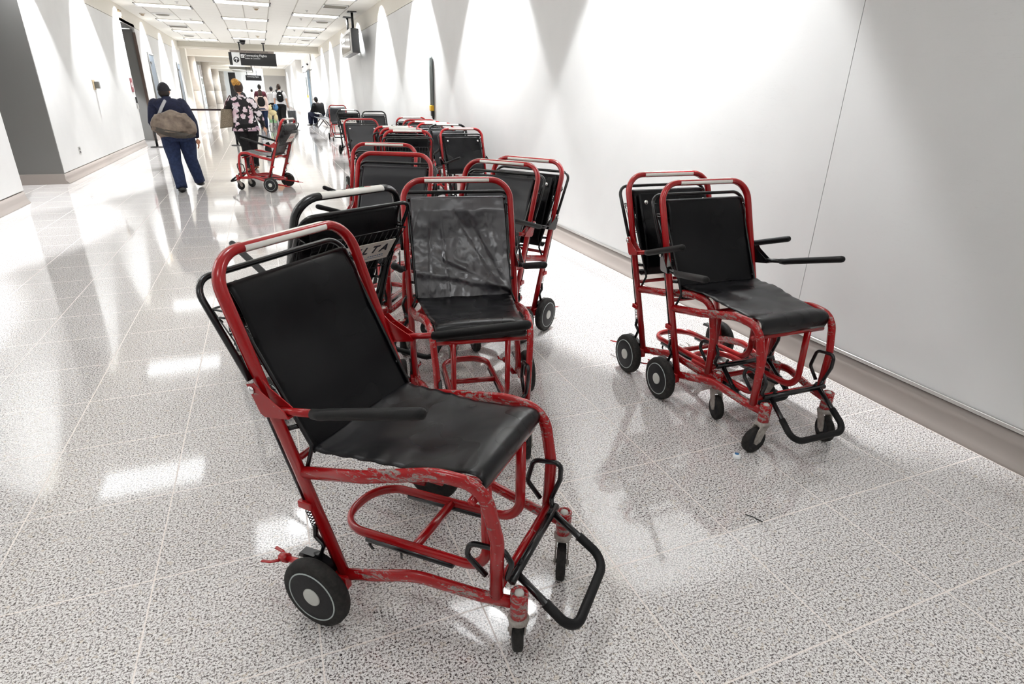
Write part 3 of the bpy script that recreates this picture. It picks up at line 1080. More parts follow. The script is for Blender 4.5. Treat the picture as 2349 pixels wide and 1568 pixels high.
def k_ear(s):
    x = s * 0.197
    pts = [(s * 0.165, 0.520, 0.262), (x, 0.502, 0.285), (x, 0.530, 0.370), (x, 0.530, 0.436), (x, 0.432, 0.420), (x, 0.412, 0.330), (x, 0.462, 0.272)]
    if s > 0:
        pts = [(0.165, 0.520, 0.262), (x, 0.515, 0.285), (x, 0.530, 0.345), (x, 0.505, 0.383), (x, 0.396, 0.370), (x, 0.386, 0.322), (x, 0.450, 0.270)]
    return B().tube(fillet(pts, [0, 0.02, 0.025, 0.022, 0.03, 0.025, 0], 5), 0.0085, seg=10)


def k_barrel():
    b = B()
    b.lathe([(0.160, 0.0245), (0.163, 0.0265), (0.246, 0.0265), (0.249, 0.0245), (0.249, 0.018), (0.243, 0.017)], 'z', seg=22)
    return b


def k_barrel_cap():
    return B().lathe([(0.236, 0.016), (0.248, 0.014), (0.253, 0.008)], 'z', seg=16)


def k_fork():
    """caster fork; trail along -y, axle at (0,-0.036,0.064)"""
    b = B()
    b.lathe([(0.136, 0.018), (0.140, 0.030), (0.150, 0.032), (0.160, 0.026)], 'z', seg=22)
    for s in (-1, 1):
        prof = [(0.026, 0.146), (0.010, 0.120), (-0.014, 0.060), (-0.036, 0.048), (-0.052, 0.058), (-0.050, 0.085), (-0.040, 0.125), (-0.028, 0.146)]
        b.prism(prof, 'x', s * 0.0185, s * 0.0235)
    b.box((0, -0.002, 0.143), (0.046, 0.056, 0.010), bevel=0.003)
    b.cyl((-0.028, -0.036, 0.064), (0.028, -0.036, 0.064), 0.007, seg=12)
    return b


def k_caster_tire():
    prof = [(-0.0155, 0.040), (-0.0155, 0.056), (-0.012, 0.0625), (-0.004, 0.064), (0.004, 0.064), (0.012, 0.0625), (0.0155, 0.056), (0.0155, 0.040)]
    return B().lathe(prof, 'x', (0, -0.036, 0.064), 32)


def k_caster_hub():
    b = B()
    b.lathe([(-0.0165, 0.010), (-0.0165, 0.044), (0.0165, 0.044), (0.0165, 0.010)], 'x', (0, -0.036, 0.064), 28)
    return b


def k_tire():
    prof = [(-0.023, 0.088), (-0.0235, 0.104), (-0.019, 0.114), (-0.010, 0.119), (0.010, 0.119), (0.019, 0.114), (0.0235, 0.104), (0.0225, 0.088)]
    return B().lathe(prof, 'x', (0, 0, 0), 44)


def k_disc():
    return B().lathe([(-0.0215, 0.02), (-0.0215, 0.089), (0.0235, 0.089), (0.0245, 0.086), (0.0235, 0.030)], 'x', (0, 0, 0), 40)


def k_ring():
    return B().lathe([(0.0235, 0.0885), (0.0258, 0.0875), (0.0258, 0.0845), (0.0235, 0.0835)], 'x', (0, 0, 0), 44, cap=False)


def k_cap():
    return B().lathe([(0.022, 0.0315), (0.0272, 0.0305), (0.0285, 0.026), (0.0288, 0.003)], 'x', (0, 0, 0), 28)


def k_brake_loop():
    pts = [(0.305, post_y(0.80) - 0.012, 0.795), (0.305, -0.405, 1.065), (-0.305, -0.405, 1.065), (-0.305, post_y(0.80) - 0.012, 0.795)]
    return B().tube(fillet(pts, [0, 0.06, 0.06, 0], 8), 0.0095, seg=10)


def k_linkage(s):
    b = B()
    x = s * 0.290
    b.tube([(x, post_y(0.78) - 0.026, 0.78), (x, post_y(0.40) - 0.026, 0.40)], 0.0055, seg=8)
    # coil spring
    pts = []
    for i in range(61):
        t = i / 60
        z = 0.385 - 0.065 * t
        a = t * 2 * pi * 7
        pts.append((x + 0.009 * cos(a), post_y(z) - 0.028 + 0.009 * sin(a), z))
    b.tube(pts, 0.0018, seg=5)
    pts = [(x, post_y(0.32) - 0.028, 0.33), (x, post_y(0.32) - 0.035, 0.285), (x, -0.062, 0.262), (x, -0.082, 0.215), (x, -0.112, 0.205)]
    b.tube(fillet(pts, 0.012, 3), 0.010, 0.006, 8)
    b.prism([(-0.165, 0.190), (-0.155, 0.208), (-0.10, 0.212), (-0.035, 0.190), (-0.028, 0.165), (-0.05, 0.176), (-0.10, 0.196), (-0.15, 0.192)], 'x', s * 0.276, s * 0.306)
    return b


def k_clip(s):
    b = B()
    b.box((s * 0.290, post_y(0.40) - 0.022, 0.402), (0.03, 0.05, 0.026), bevel=0.004)
    return b


def k_pedal(s):
    b = B()
    b.tube(fillet([(s * 0.262, -0.05, 0.125), (s * 0.262, -0.20, 0.110), (s * 0.262, -0.285, 0.098)], 0.03, 3), 0.011, seg=10)
    b.cyl((s * 0.262, -0.262, 0.104), (s * 0.262, -0.292, 0.097), 0.016)
    b.tube([(s * 0.252, -0.285, 0.096), (s * 0.236, -0.315, 0.092), (s * 0.234, -0.345, 0.094)], 0.0065, 0.004, 8)
    b.tube([(s * 0.272, -0.285, 0.096), (s * 0.290, -0.315, 0.090), (s * 0.293, -0.352, 0.082)], 0.0065, 0.004, 8)
    return b


def k_back_rods():
    b = B()
    # inner rods that carry the back cloth, braced to the frame
    b.tube([(-0.262, post_y(1.03) - 0.03, 1.035), (0.262, post_y(1.03) - 0.03, 1.035)], 0.0105, seg=10, ref=(0, 0, 1))
    for s in (-1, 1):
        b.tube(fillet([(s * 0.284, post_y(1.0), 0.985), (s * 0.262, post_y(1.03) - 0.03, 1.035), (s * 0.250, -0.10, 0.585), (s * 0.279, -0.105, 0.515)], [0, 0.02, 0.02, 0], 4), 0.0065, seg=8)
        b.tube([(s * 0.282, post_y(0.64), 0.64), (s * 0.246, -0.135, 0.645)], 0.008, seg=8)
    return b


def k_basket():
    b = B()
    y0, y1 = -0.315, -0.405
    z0, z1 = 0.735, 0.955
    X = 0.235
    r = 0.0024

    def yy(z, front):
        return (post_y(z) - 0.022) if front else (post_y(z) - 0.022 - 0.035 - 0.09 * (z - z0) / (z1 - z0))
    for z in (z0, z0 + 0.075, z0 + 0.15, z1):
        rr = 0.0038 if z == z1 else r
        b.tube([(-X, yy(z, True), z), (-X, yy(z, False), z), (X, yy(z, False), z), (X, yy(z, True), z)], rr, seg=5)
    for i in range(15):
        x = -X + 2 * X * i / 14
        b.tube([(x, yy(z0, True), z0), (x, yy(z0, False), z0), (x, yy(z1, False), z1)], r, seg=5)
    for s in (-1, 1):
        b.tube([(s * X, yy(z0, False) + 0.02, z0), (s * X, yy(z1, False) + 0.06, z1)], r, seg=5)
        # hook over the back rod
        b.tube(fillet([(s * X, yy(z1, True), z1), (s * (X + 0.04), post_y(z1) - 0.03, z1 + 0.004), (s * (X + 0.045), post_y(z1) - 0.075, z1 + 0.002), (s * (X + 0.03), post_y(z1) - 0.075, z1 - 0.018)], 0.012, 3), 0.0035, seg=6)
    return b


def wrinkle(p, amp, sc=6.0, seed=0.0):
    return amp * noise.noise(Vector((p[0] * sc + seed, p[1] * sc, p[2] * sc)))


def k_back_sling(var):
    amp = {'smooth': 0.004, 'creased': 0.010, 'hung': 0.008}[var]
    ky = post_y(1.035) - 0.03
    prof = [(ky - 0.016, 0.90), (ky - 0.017, 1.00), (ky - 0.013, 1.040), (ky, 1.052), (ky + 0.013, 1.042), (post_y(0.98) - 0.002, 0.985), (post_y(0.85) + 0.0, 0.85), (-0.165, 0.70), (-0.116, 0.605), (-0.098, 0.560)]
    if var == 'hung':
        prof = prof[:-2] + [(-0.13, 0.615), (-0.16, 0.575), (-0.20, 0.60)]
    # resample profile
    P = [Vector((0, a, b)) for a, b in prof]
    L = [0]
    for i in range(1, len(P)):
        L.append(L[-1] + (P[i] - P[i - 1]).length)

    def at(v):
        d = v * L[-1]
        for i in range(1, len(P)):
            if d <= L[i] + 1e-9:
                t = (d - L[i - 1]) / (L[i] - L[i - 1])
                return P[i - 1].lerp(P[i], t)
        return P[-1]

    def fn(u, v):
        p = at(v)
        hw = 0.247 + 0.004 * sin(v * pi)
        x = (2 * u - 1) * hw
        front = max(0.0, min(1.0, (v - 0.28) / 0.2))
        sag = -0.020 * (1 - (2 * u - 1) ** 2) * front * sin(min(1.0, (v - 0.28) / 0.72) * pi) if v > 0.28 else 0.0
        edge = 0.006 * (abs(2 * u - 1) ** 8)
        w = wrinkle((x, p.y, p.z), amp, 7.0, {'smooth': 1.0, 'creased': 9.0, 'hung': 17.0}[var]) * front
        if var == 'creased' and front > 0:
            q = Vector((x * 9, p.z * 6, 4.0))
            rid = 0.0
            for k2, am in ((1.0, 0.010), (2.3, 0.006), (4.6, 0.003)):
                rid += am * (0.5 - abs(noise.noise(q * k2)))
            w += rid * front
            # a strap like fold running from the top middle down to the right
            t_ = (1.03 - p.z)
            c1, c2 = 0.07 - 0.62 * t_, -0.02 - 0.50 * t_
            e1 = 1 / (1 + math.exp(-(x - c1) / 0.004))
            e2 = 1 / (1 + math.exp(-(x - c2) / 0.004))
            w += 0.013 * (e2 - e1) * -1.0 * front
            for (k, c, wd, h) in ((0.10, 0.14, 0.006, -0.006), (0.35, 0.20, 0.008, 0.007), (-0.05, 0.10, 0.005, 0.006)):
                w += h * math.exp(-(((x - c) - k * t_) / wd) ** 2) * front
            w += 0.016 * front * math.exp(-((p.z - 0.655 - 0.18 * x) / 0.022) ** 2)
            w += 0.012 * front * math.exp(-((p.z - 0.71 - 0.45 * x) / 0.016) ** 2) * (1 if x < 0.1 else 0.3)
        return (x, p.y + sag + w, p.z + edge * 0)
    return B().sheet(fn, *((90, 120) if var == 'creased' else (28, 44)), 0.0035)


def k_seat_sling(var, prop=0.0):
    prof = [(-0.112, 0.572), (-0.05, 0.572), (0.06, 0.580), (0.20, 0.596), (0.31, 0.612), (0.385, 0.626), (0.428, 0.622), (0.446, 0.600), (0.442, 0.572), (0.431, 0.546)]
    P = [Vector((0, a, b)) for a, b in prof]
    L = [0]
    for i in range(1, len(P)):
        L.append(L[-1] + (P[i] - P[i - 1]).length)

    def at(v):
        d = v * L[-1]
        for i in range(1, len(P)):
            if d <= L[i] + 1e-9:
                t = (d - L[i - 1]) / (L[i] - L[i - 1])
                return P[i - 1].lerp(P[i], t)
        return P[-1]

    def fn(u, v):
        p = at(v)
        hw = 0.252 + (0.203 - 0.252) * min(1.0, v / 0.75)
        x = (2 * u - 1) * hw
        sag = -0.024 * (1 - (2 * u - 1) ** 2) * sin(min(1.0, v / 0.80) * pi)
        ss = max(0.0, min(1.0, (v - 0.2) / 0.4))
        side = -(0.004 + 0.014 * ss * ss * (3 - 2 * ss)) * (abs(2 * u - 1) ** 5) * max(0.0, min(1.0, (1.0 - v) / 0.25))
        w = wrinkle((x, p.y, 0.3), 0.0045, 8.0, 3.0)
        # gathers at the seam on the side
        w += 0.0022 * (abs(2 * u - 1) ** 4) * sin(v * 60) * (1 if v < 0.5 else 0)
        lift = prop * max(0.0, min(1.0, (0.36 - p.y) / 0.30))
        k_ = 0.35 if prop else 1.0
        return (x, p.y + (0.004 * w), p.z + lift + (sag + side) * k_ + (w if v < 0.85 else 0))
    return B().sheet(fn, 26, 40, 0.0045)


def k_seat_up():
    """seat cloth folded up against the back, underside showing"""
    prof = [(-0.118, 0.590), (-0.10, 0.64), (-0.19, 0.85), (-0.27, 1.00), (-0.292, 1.035), (-0.30, 1.02)]
    P = [Vector((0, a, b)) for a, b in prof]

    def fn(u, v):
        d = v * (len(P) - 1)
        i = min(int(d), len(P) - 2)
        p = P[i].lerp(P[i + 1], d - i)
        hw = 0.247 - 0.012 * v
        x = (2 * u - 1) * hw
        w = wrinkle((x, p.y, p.z), 0.012, 6.0, 23.0)
        return (x, p.y + w - 0.02 * (1 - (2 * u - 1) ** 2) * sin(v * pi), p.z)
    return B().sheet(fn, 24, 34, 0.0045)


def k_grommets():
    b = B()
    for s in (-1, 1):
        c = Vector((s * 0.205, -0.252, 0.990))
        n = Vector((0, 0.93, 0.36))
        b.tube([c - n * 0.004, c + n * 0.006, c + n * 0.009], 1, seg=14, ref=(1, 0, 0), taper=[0.013, 0.013, 0.006])
    return b


def k_tape():
    b = B()
    n = 14
    rings = []
    for i in range(2):
        x = (-0.171, 0.171)[i]
        ring = []
        for ro in (0.0172, 0.0166):
            rng = range(n + 1) if ro == 0.0172 else range(n, -1, -1)
            for j in rng:
                t = radians(-28) + radians(236) * j / n
                oy, oz = cos(t) * (ro + 0.0055), sin(t) * ro
                ring.append((x, -0.352 + oy * 1.0, 1.135 + oz))
        rings.append(ring)
    b.rings(rings)
    return b


def k_arm_tube(s):
    """pivot at origin, pointing forward (+y); bracket plate and tube"""
    b = B()
    for dx in (0.0, 0.030):
        x = s * (0.004 + dx) - s * 0.017
        b.prism([(-0.020, 0.012), (0.010, 0.022), (0.035, 0.0), (0.115, -0.040), (0.130, -0.060), (0.035, -0.078), (0.020, -0.070)], 'x', x - 0.0015, x + 0.0015)
    b.box((0, 0.082, -0.066), (0.034, 0.10, 0.005), Matrix.Rotation(radians(11), 3, 'X'))
    b.tube([(0, 0.045, -0.062), (0, 0.21, -0.028)], 0.0115, seg=12)
    return b


def k_arm_foam():
    d = Vector((0, 0.97, 0.29)).normalized()
    p0 = Vector((0, 0.205, -0.030))
    pts = [p0, p0 + Vector((0, 0.03, 0.005)), p0 + Vector((0, 0.06, 0.015)), p0 + Vector((0, 0.355, 0.100)), p0 + Vector((0, 0.367, 0.1035)), p0 + Vector((0, 0.373, 0.105))]
    return B().tube(pts, 0.0165, seg=14, taper=[0.9, 1, 1, 1, 0.85, 0.4])


def k_bolt(s):
    b = B()
    b.lathe([(0.0, 0.012), (s * 0.006, 0.0115), (s * 0.009, 0.006)], 'x', (s * 0.018, 0, 0), 16)
    return b


LABEL_COUNT = [0]


def chair(name_lbl, x, y, deg, frame='red', seat='down', cloth='smooth', tape=True, arms=((0, 0), (0, 0)), casters=(180, 170), sign=None, group='transport chairs', scuff=True, cloth_mat=None, bracket=None, prop=0.0):
    t = thing('transport_chair', name_lbl, 'wheelchair', (x, y, 0), radians(deg), group)
    F = M['red'] if frame == 'red' else M['black']
    R = (M['scuff'] if scuff else M['red']) if frame == 'red' else M['black']
    fk = frame
    CM = M[cloth_mat or {'smooth': 'vinyl', 'creased': 'vinyl_creased', 'hung': 'vinyl'}[cloth]]
    ck = CM.name
    part('back_frame', ('bf', fk), k_back_frame, F, t)
    for s in (1, -1):
        part('side_rail', ('sr', fk, s, R.name), lambda: k_side_rail(s), R, t)
        part('base_rail', ('br', fk, s, R.name), lambda: k_base_rail(s), R, t)
    part('seat_bar', ('sb', fk), k_seat_bar, F, t)
    rk = part('luggage_rack', ('rk', fk), k_rack, F, t)
    part('rack_pad', ('rp',), k_rack_pad, M['black'], rk)
    part('cross_bar', ('cb', fk), k_cross, R, t)
    part('rear_bar', ('rb', fk), k_rear_bar, F, t)
    for s in (1, -1):
        part('axle_stub', ('ax', fk, s), lambda: k_axle(s), F, t)
    fr = part('footrest', ('fl',), k_foot_loop, M['black'], t)
    part('hinge_bar', ('fb',), k_foot_bar, M['fork'] if False else M['black'], fr)
    part('foam_grip', ('fg',), k_foot_grip, M['foam'], fr)
    for s in (1, -1):
        part('heel_loop', ('ear', s), lambda: k_ear(s), M['black'], fr)
    for s, ang in zip((1, -1), casters):
        h = part('caster_housing', ('ch', fk), k_barrel, R, t)
        h.location = (s * 0.193, 0.553, 0)
        part('housing_cap', ('cc',), k_barrel_cap, M['cap'], h)
        c = part('caster', ('cf',), k_fork, M['fork'], t)
        c.location = (s * 0.193, 0.553, 0)
        c.rotation_euler = (0, 0, radians(ang))
        part('caster_tire', ('ct',), k_caster_tire, M['rubber'], c)
        part('caster_hub', ('chb',), k_caster_hub, M['disc'], c)
    for s in (1, -1):
        w = part('rear_wheel', ('tire',), k_tire, M['rubber'], t)
        w.location = (s * 0.345, -0.064, 0.1195)
        if s < 0:
            w.rotation_euler = (0, 0, pi)
        part('wheel_disc', ('disc',), k_disc, M['disc'], w)
        part('disc_ring', ('ring',), k_ring, M['ring'], w)
        part('hub_cap', ('cap',), k_cap, M['cap'], w)
        part('brake_linkage', ('lk', s), lambda: k_linkage(s), M['black'], t)
        part('linkage_clip', ('lc', fk, s), lambda: k_clip(s), F, t)
        part('brake_pedal', ('pd', fk, s), lambda: k_pedal(s), F, t)
    part('brake_handle', ('bl',), k_brake_loop, M['black'], t)
    part('cloth_rods', ('rods',), k_back_rods, M['black'], t)
    part('wire_basket', ('bk',), k_basket, M['wire'], t)
    if seat == 'down':
        part('back_sling', ('bs', cloth, ck), lambda: k_back_sling(cloth), CM, t)
        part('seat_sling', ('ss', ck, prop), lambda: k_seat_sling(cloth, prop), M['vinyl_seat'] if CM.name != 'worn_grey_vinyl' else CM, t)
    else:
        part('back_sling', ('bs', 'hung', ck), lambda: k_back_sling('hung'), CM, t)
        u = part('seat_sling', ('su', ck), k_seat_up, CM, t)
        part('grommets', ('gr',), k_grommets, M['chrome'], u)
    if tape:
        tp = part('handle_label', ('tp',), k_tape, M['tape'], t)
        if sign == 'big':
            for (nm, xx, ww, mt) in (('print_mark', 0.10, 0.022, 'print'), ('print_mark', 0.045, 0.018, 'print'), ('print_mark', 0.0, 0.018, 'print'), ('green_mark', -0.055, 0.026, 'print_green'), ('red_mark', -0.09, 0.026, 'print_red')):
                pm = B()
                for a_, b_, c_, d_ in ((-ww / 2, -ww / 2 + 0.003, -0.008, 0.008), (ww / 2 - 0.003, ww / 2, -0.008, 0.008), (-ww / 2, ww / 2, 0.005, 0.008), (-ww / 2, ww / 2 * 0.4, -0.008, -0.005)):
                    pm.box(((a_ + b_) / 2, (c_ + d_) / 2, 0), (b_ - a_, d_ - c_, 0.0006))
                mo = pm.obj(nm, M[mt], tp, (-xx, -0.352, 1.1523))
    for s, (rise, splay) in zip((1, -1), arms):
        AM = M[bracket] if bracket else R
        a = part('armrest', ('at', AM.name, s), lambda: k_arm_tube(s), AM, t)
        a.location = (s * 0.303, post_y(0.775) - 0.0, 0.778)
        a.rotation_euler = (radians(rise), 0, radians(-s * splay))
        part('foam_grip', ('af',), k_arm_foam, M['foam'], a)
        part('pivot_bolt', ('pb', s), lambda: k_bolt(s), M['chrome'], a)
    if sign:
        z0 = 0.80
        yb = post_y(0.845) - 0.057 - 0.045 - 0.010
        sg = part('sign_plate', ('sign', sign), lambda: B().box((0, 0, 0), (0.40 if sign != 'small' else 0.22, 0.004, 0.135 if sign != 'small' else 0.17), bevel=0.001), M['card'], t)
        sg.location = (0, yb, 0.845)
        sg.rotation_euler = (radians(37.5), 0, 0)
        if sign == 'small':
            mesh_obj('lettering', text_mesh('D E', 0.055), M['print_red'], sg, (0.03, -0.003, 0.01), (pi / 2, 0, 0))
            mesh_obj('emblem', (B().prism([(-0.018, -0.018), (0.018, -0.018), (0.0, 0.022)], 'y', -0.001, 0.001)).mesh(), M['print_red'], sg, (-0.06, -0.003, 0.01))
        else:
            mesh_obj('lettering', text_mesh('D E L T A', 0.066, 0.0008, 0.25, 0.0016), M['print'], sg, (0.03, -0.003, 0.018), (pi / 2, 0, 0))
            mesh_obj('emblem', (B().prism([(-0.022, -0.018), (0.022, -0.018), (0.0, 0.024)], 'y', -0.001, 0.001)).mesh(), M['print_red'], sg, (-0.155, -0.003, 0.02))
            sp_ = B()
            for kk in range(7):
                sp_.box((0.07 + 0.014 * kk, -0.0028, -0.030), (0.009, 0.001, 0.006))
            sp_.box((0.09, -0.0028, -0.045), (0.15, 0.001, 0.002))
            sp_.obj('small_print', plain('blue_grey_print', '#5a7896', 0.5), sg)
    return t


CH = {}
CH['F'] = chair('red transport chair nearest the camera, smooth black seat and badly scuffed side rail', 0.26, 1.675, 224.1, casters=(-62, 107), arms=((0, 3), (0, 2)))
CH['M'] = chair('red transport chair with a creased charcoal backrest, standing behind the nearest chair', 0.854, 2.706, 170.6, cloth='creased', casters=(190, 170), arms=((2, 6), (0, 0)), bracket='black')
CH['B1'] = chair('black transport chair seen from behind with a white name card on its basket', 0.155, 3.07, 30, frame='black', casters=(150, 120), sign='big', tape=True, arms=((0, 0), (-2, -6)))
CH['R1'] = chair('front red transport chair of the nested pair by the right wall, black seat down', 2.215, 2.314, 178.9, prop=0.058, casters=(92, 165), arms=((-4, 16), (0, 2)), bracket='black')
CH['R2'] = chair('rear red transport chair of the nested pair by the right wall, seat folded up', 2.23, 2.67, 179.5, seat='up', casters=(165, 50), arms=((2, 6), (2, 2)))
CH['K1'] = chair('red transport chair turned left with a smooth grey-black back, just behind the creased one', 1.195, 3.60, 129, cloth='smooth', casters=(20, 40), cloth_mat='vinyl_grey')
CH['K2'] = chair('red transport chair nested behind the left-turned one, riveted cloth folded up', 1.445, 3.775, 125.5, seat='up', casters=(20, 60), bracket='black')
CH['C1'] = chair('all red transport chair without handle label, grey cloth back, left of the creased one', 0.70, 4.24, 149, tape=False, cloth_mat='vinyl_grey', casters=(150, 170))
CH['C2'] = chair('red transport chair with white handle label behind the unlabelled red one', 0.81, 5.13, 153, cloth_mat='vinyl_grey', casters=(150, 170))
CH['G'] = chair('red transport chair with riveted black back and raised arms near the right wall', 2.42, 7.56, 178, seat='up', arms=((-2, -10), (-2, 14)), bracket='black')
CH['N'] = chair('black transport chair directly behind the riveted red one near the wall', 2.565, 8.68, 180, frame='black')
CH['H4'] = chair('red transport chair first behind the black one in the wall row', 2.50, 9.72, 356, seat='up')
CH['H3'] = chair('red transport chair second behind the black one in the wall row', 2.49, 10.35, 356, seat='up')
CH['H2'] = chair('red transport chair third behind the black one in the wall row', 2.555, 11.05, 358, tape=False, seat='up')
CH['H1'] = chair('farthest red transport chair of the wall row, white handle label against the wall', 2.635, 12.1, 0)
CH['E3'] = chair('nearest red transport chair of three nested facing away, wire basket showing', 1.665, 7.79, 351)
CH['E2'] = chair('middle red transport chair of the three nested facing away', 1.715, 8.27, 350, seat='up')
CH['E1'] = chair('farthest red transport chair of the three nested facing away', 1.71, 8.70, 350, seat='up')
CH['D1'] = chair('red transport chair with riveted grey cloth at the left edge of the crowd', 1.565, 10.5, 183, seat='up', tape=False, cloth_mat='vinyl_grey')
CH['T'] = chair('black transport chair seen from behind with a white airline sign, far along', 2.20, 17.1, 341, frame='black', sign='big')
CH['U'] = chair('black transport chair facing the camera, beside the right wall far along', 2.56, 15.25, 180, frame='black', tape=False, cloth_mat='vinyl_grey')
CH['S'] = chair('farthest red transport chair, grey cloth, next to the row of seats', 2.44, 22.5, 172, tape=False, cloth_mat='vinyl_grey')
CH['L'] = chair('lone red transport chair facing left in the open corridor, in front of the walking woman', 0.067, 10.98, 65.2, sign='small', casters=(0, 60), scuff=False)

# ------------------------------------------------------------------ people
def skin_mesh(verts, edges, radii, sub=2):
    """verts {name: (x,y,z)}, edges [(a,b)], radii {name: r or (rx,ry)}; first vert is the root"""
    names = list(verts)
    idx = {n: i for i, n in enumerate(names)}
    me = bpy.data.meshes.new('sk')
    me.from_pydata([verts[n] for n in names], [(idx[a], idx[b]) for a, b in edges], [])
    o = bpy.data.objects.new('sk', me)
    COL.objects.link(o)
    md = o.modifiers.new('Skin', 'SKIN')
    md.use_smooth_shade = True
    if sub:
        ms = o.modifiers.new('Sub', 'SUBSURF')
        ms.levels = sub
        ms.render_levels = sub
    sv = me.skin_vertices[0].data
    for i, n in enumerate(names):
        r = radii[n]
        sv[i].radius = (r, r) if isinstance(r, (int, float)) else r
        sv[i].use_root = (i == 0)
    dg = bpy.context.evaluated_depsgraph_get()
    out = bpy.data.meshes.new_from_object(o.evaluated_get(dg))
    bpy.data.objects.remove(o)
    bpy.data.meshes.remove(me)
    for p in out.polygons:
        p.use_smooth = True
    return out


def join_meshes(meshes, name='body'):
    bm = bmesh.new()
    for me in meshes:
        bm.from_mesh(me)
    out = bpy.data.meshes.new(name)
    bm.to_mesh(out)
    bm.free()
    for p in out.polygons:
        p.use_smooth = True
    return out


def head_mesh(c, h, yaw=0.0, tilt=0.0):
    """head of height h*0.13 centred at c, facing +y turned by yaw"""
    b = B()
    r = bmesh.ops.create_uvsphere(b.bm, u_segments=24, v_segments=18, radius=1.0)
    a, bb, cc = 0.046 * h, 0.056 * h, 0.068 * h
    for v in r['verts']:
        x, y, z = v.co
        k = 1.0 - 0.28 * max(0.0, -z) ** 1.3            # jaw narrows
        fx = x * k
        fy = y * (1.0 - 0.12 * max(0.0, -z)) + 0.08 * max(0.0, -z) * (1 if y > 0 else 0)
        # brow, nose, chin
        if y > 0.3:
            fy += 0.18 * math.exp(-((x / 0.16) ** 2 + ((z + 0.12) / 0.20) ** 2))
            fy += 0.06 * math.exp(-((x / 0.3) ** 2 + ((z + 0.62) / 0.16) ** 2))
            for s in (-1, 1):
                fy -= 0.07 * math.exp(-(((x - s * 0.38) / 0.16) ** 2 + ((z - 0.06) / 0.12) ** 2))
        v.co = Vector((fx * a, fy * bb, z * cc))
    for s in (-1, 1):
        b.ball((s * a * 0.98, -0.002, -0.004), (0.006 * h, 0.012 * h, 0.018 * h), 2)
        b.ball((s * a * 0.38, bb * 0.90, cc * 0.06), 0.007 * h, 2)
    b.ball((0, bb * 0.97, -cc * 0.46), (0.013 * h, 0.005 * h, 0.004 * h), 2)
    for f in b.bm.faces:
        f.smooth = True
    m = Matrix.Translation(Vector(c)) @ Matrix.Rotation(yaw, 4, 'Z') @ Matrix.Rotation(tilt, 4, 'X')
    bmesh.ops.transform(b.bm, matrix=m, verts=b.bm.verts)
    return b.mesh('head')


def hand_mesh(w, d, h, s, palm_n):
    """hand from wrist w in direction d; palm normal palm_n; fingers curled a little"""
    d = Vector(d).normalized()
    n = Vector(palm_n)
    n = (n - n.dot(d) * d).normalized()
    side = d.cross(n) * s
    w = Vector(w)
    k = h
    meshes = []
    V = {'a': w, 'b': w + d * 0.022 * k, 'c': w + d * 0.050 * k}
    meshes.append(skin_mesh(V, [('a', 'b'), ('b', 'c')], {'a': (0.013 * k, 0.015 * k), 'b': (0.012 * k, 0.022 * k), 'c': (0.009 * k, 0.023 * k)}, 1))
    for i, (off, ln) in enumerate(((-0.017, 0.040), (-0.006, 0.046), (0.006, 0.043), (0.017, 0.034))):
        p = w + d * 0.048 * k + side * off * k
        a = p + d * ln * 0.5 * k + n * 0.004 * k
        bq = a + (d * 0.8 + n * 0.6).normalized() * ln * 0.5 * k
        meshes.append(skin_mesh({'p': p - d * 0.012 * k, 'a': a, 'b': bq}, [('p', 'a'), ('a', 'b')], {'p': 0.0052 * k, 'a': 0.005 * k, 'b': 0.004 * k}, 1))
    p = w + d * 0.014 * k - side * 0.016 * k
    a = p + (d * 0.7 - side * 0.7).normalized() * 0.022 * k
    bq = a + (d * 0.9 - side * 0.3 + n * 0.3).normalized() * 0.020 * k
    meshes.append(skin_mesh({'p': p + side * 0.008 * k, 'a': a, 'b': bq}, [('p', 'a'), ('a', 'b')], {'p': 0.0065 * k, 'a': 0.006 * k, 'b': 0.0045 * k}, 1))
    return meshes


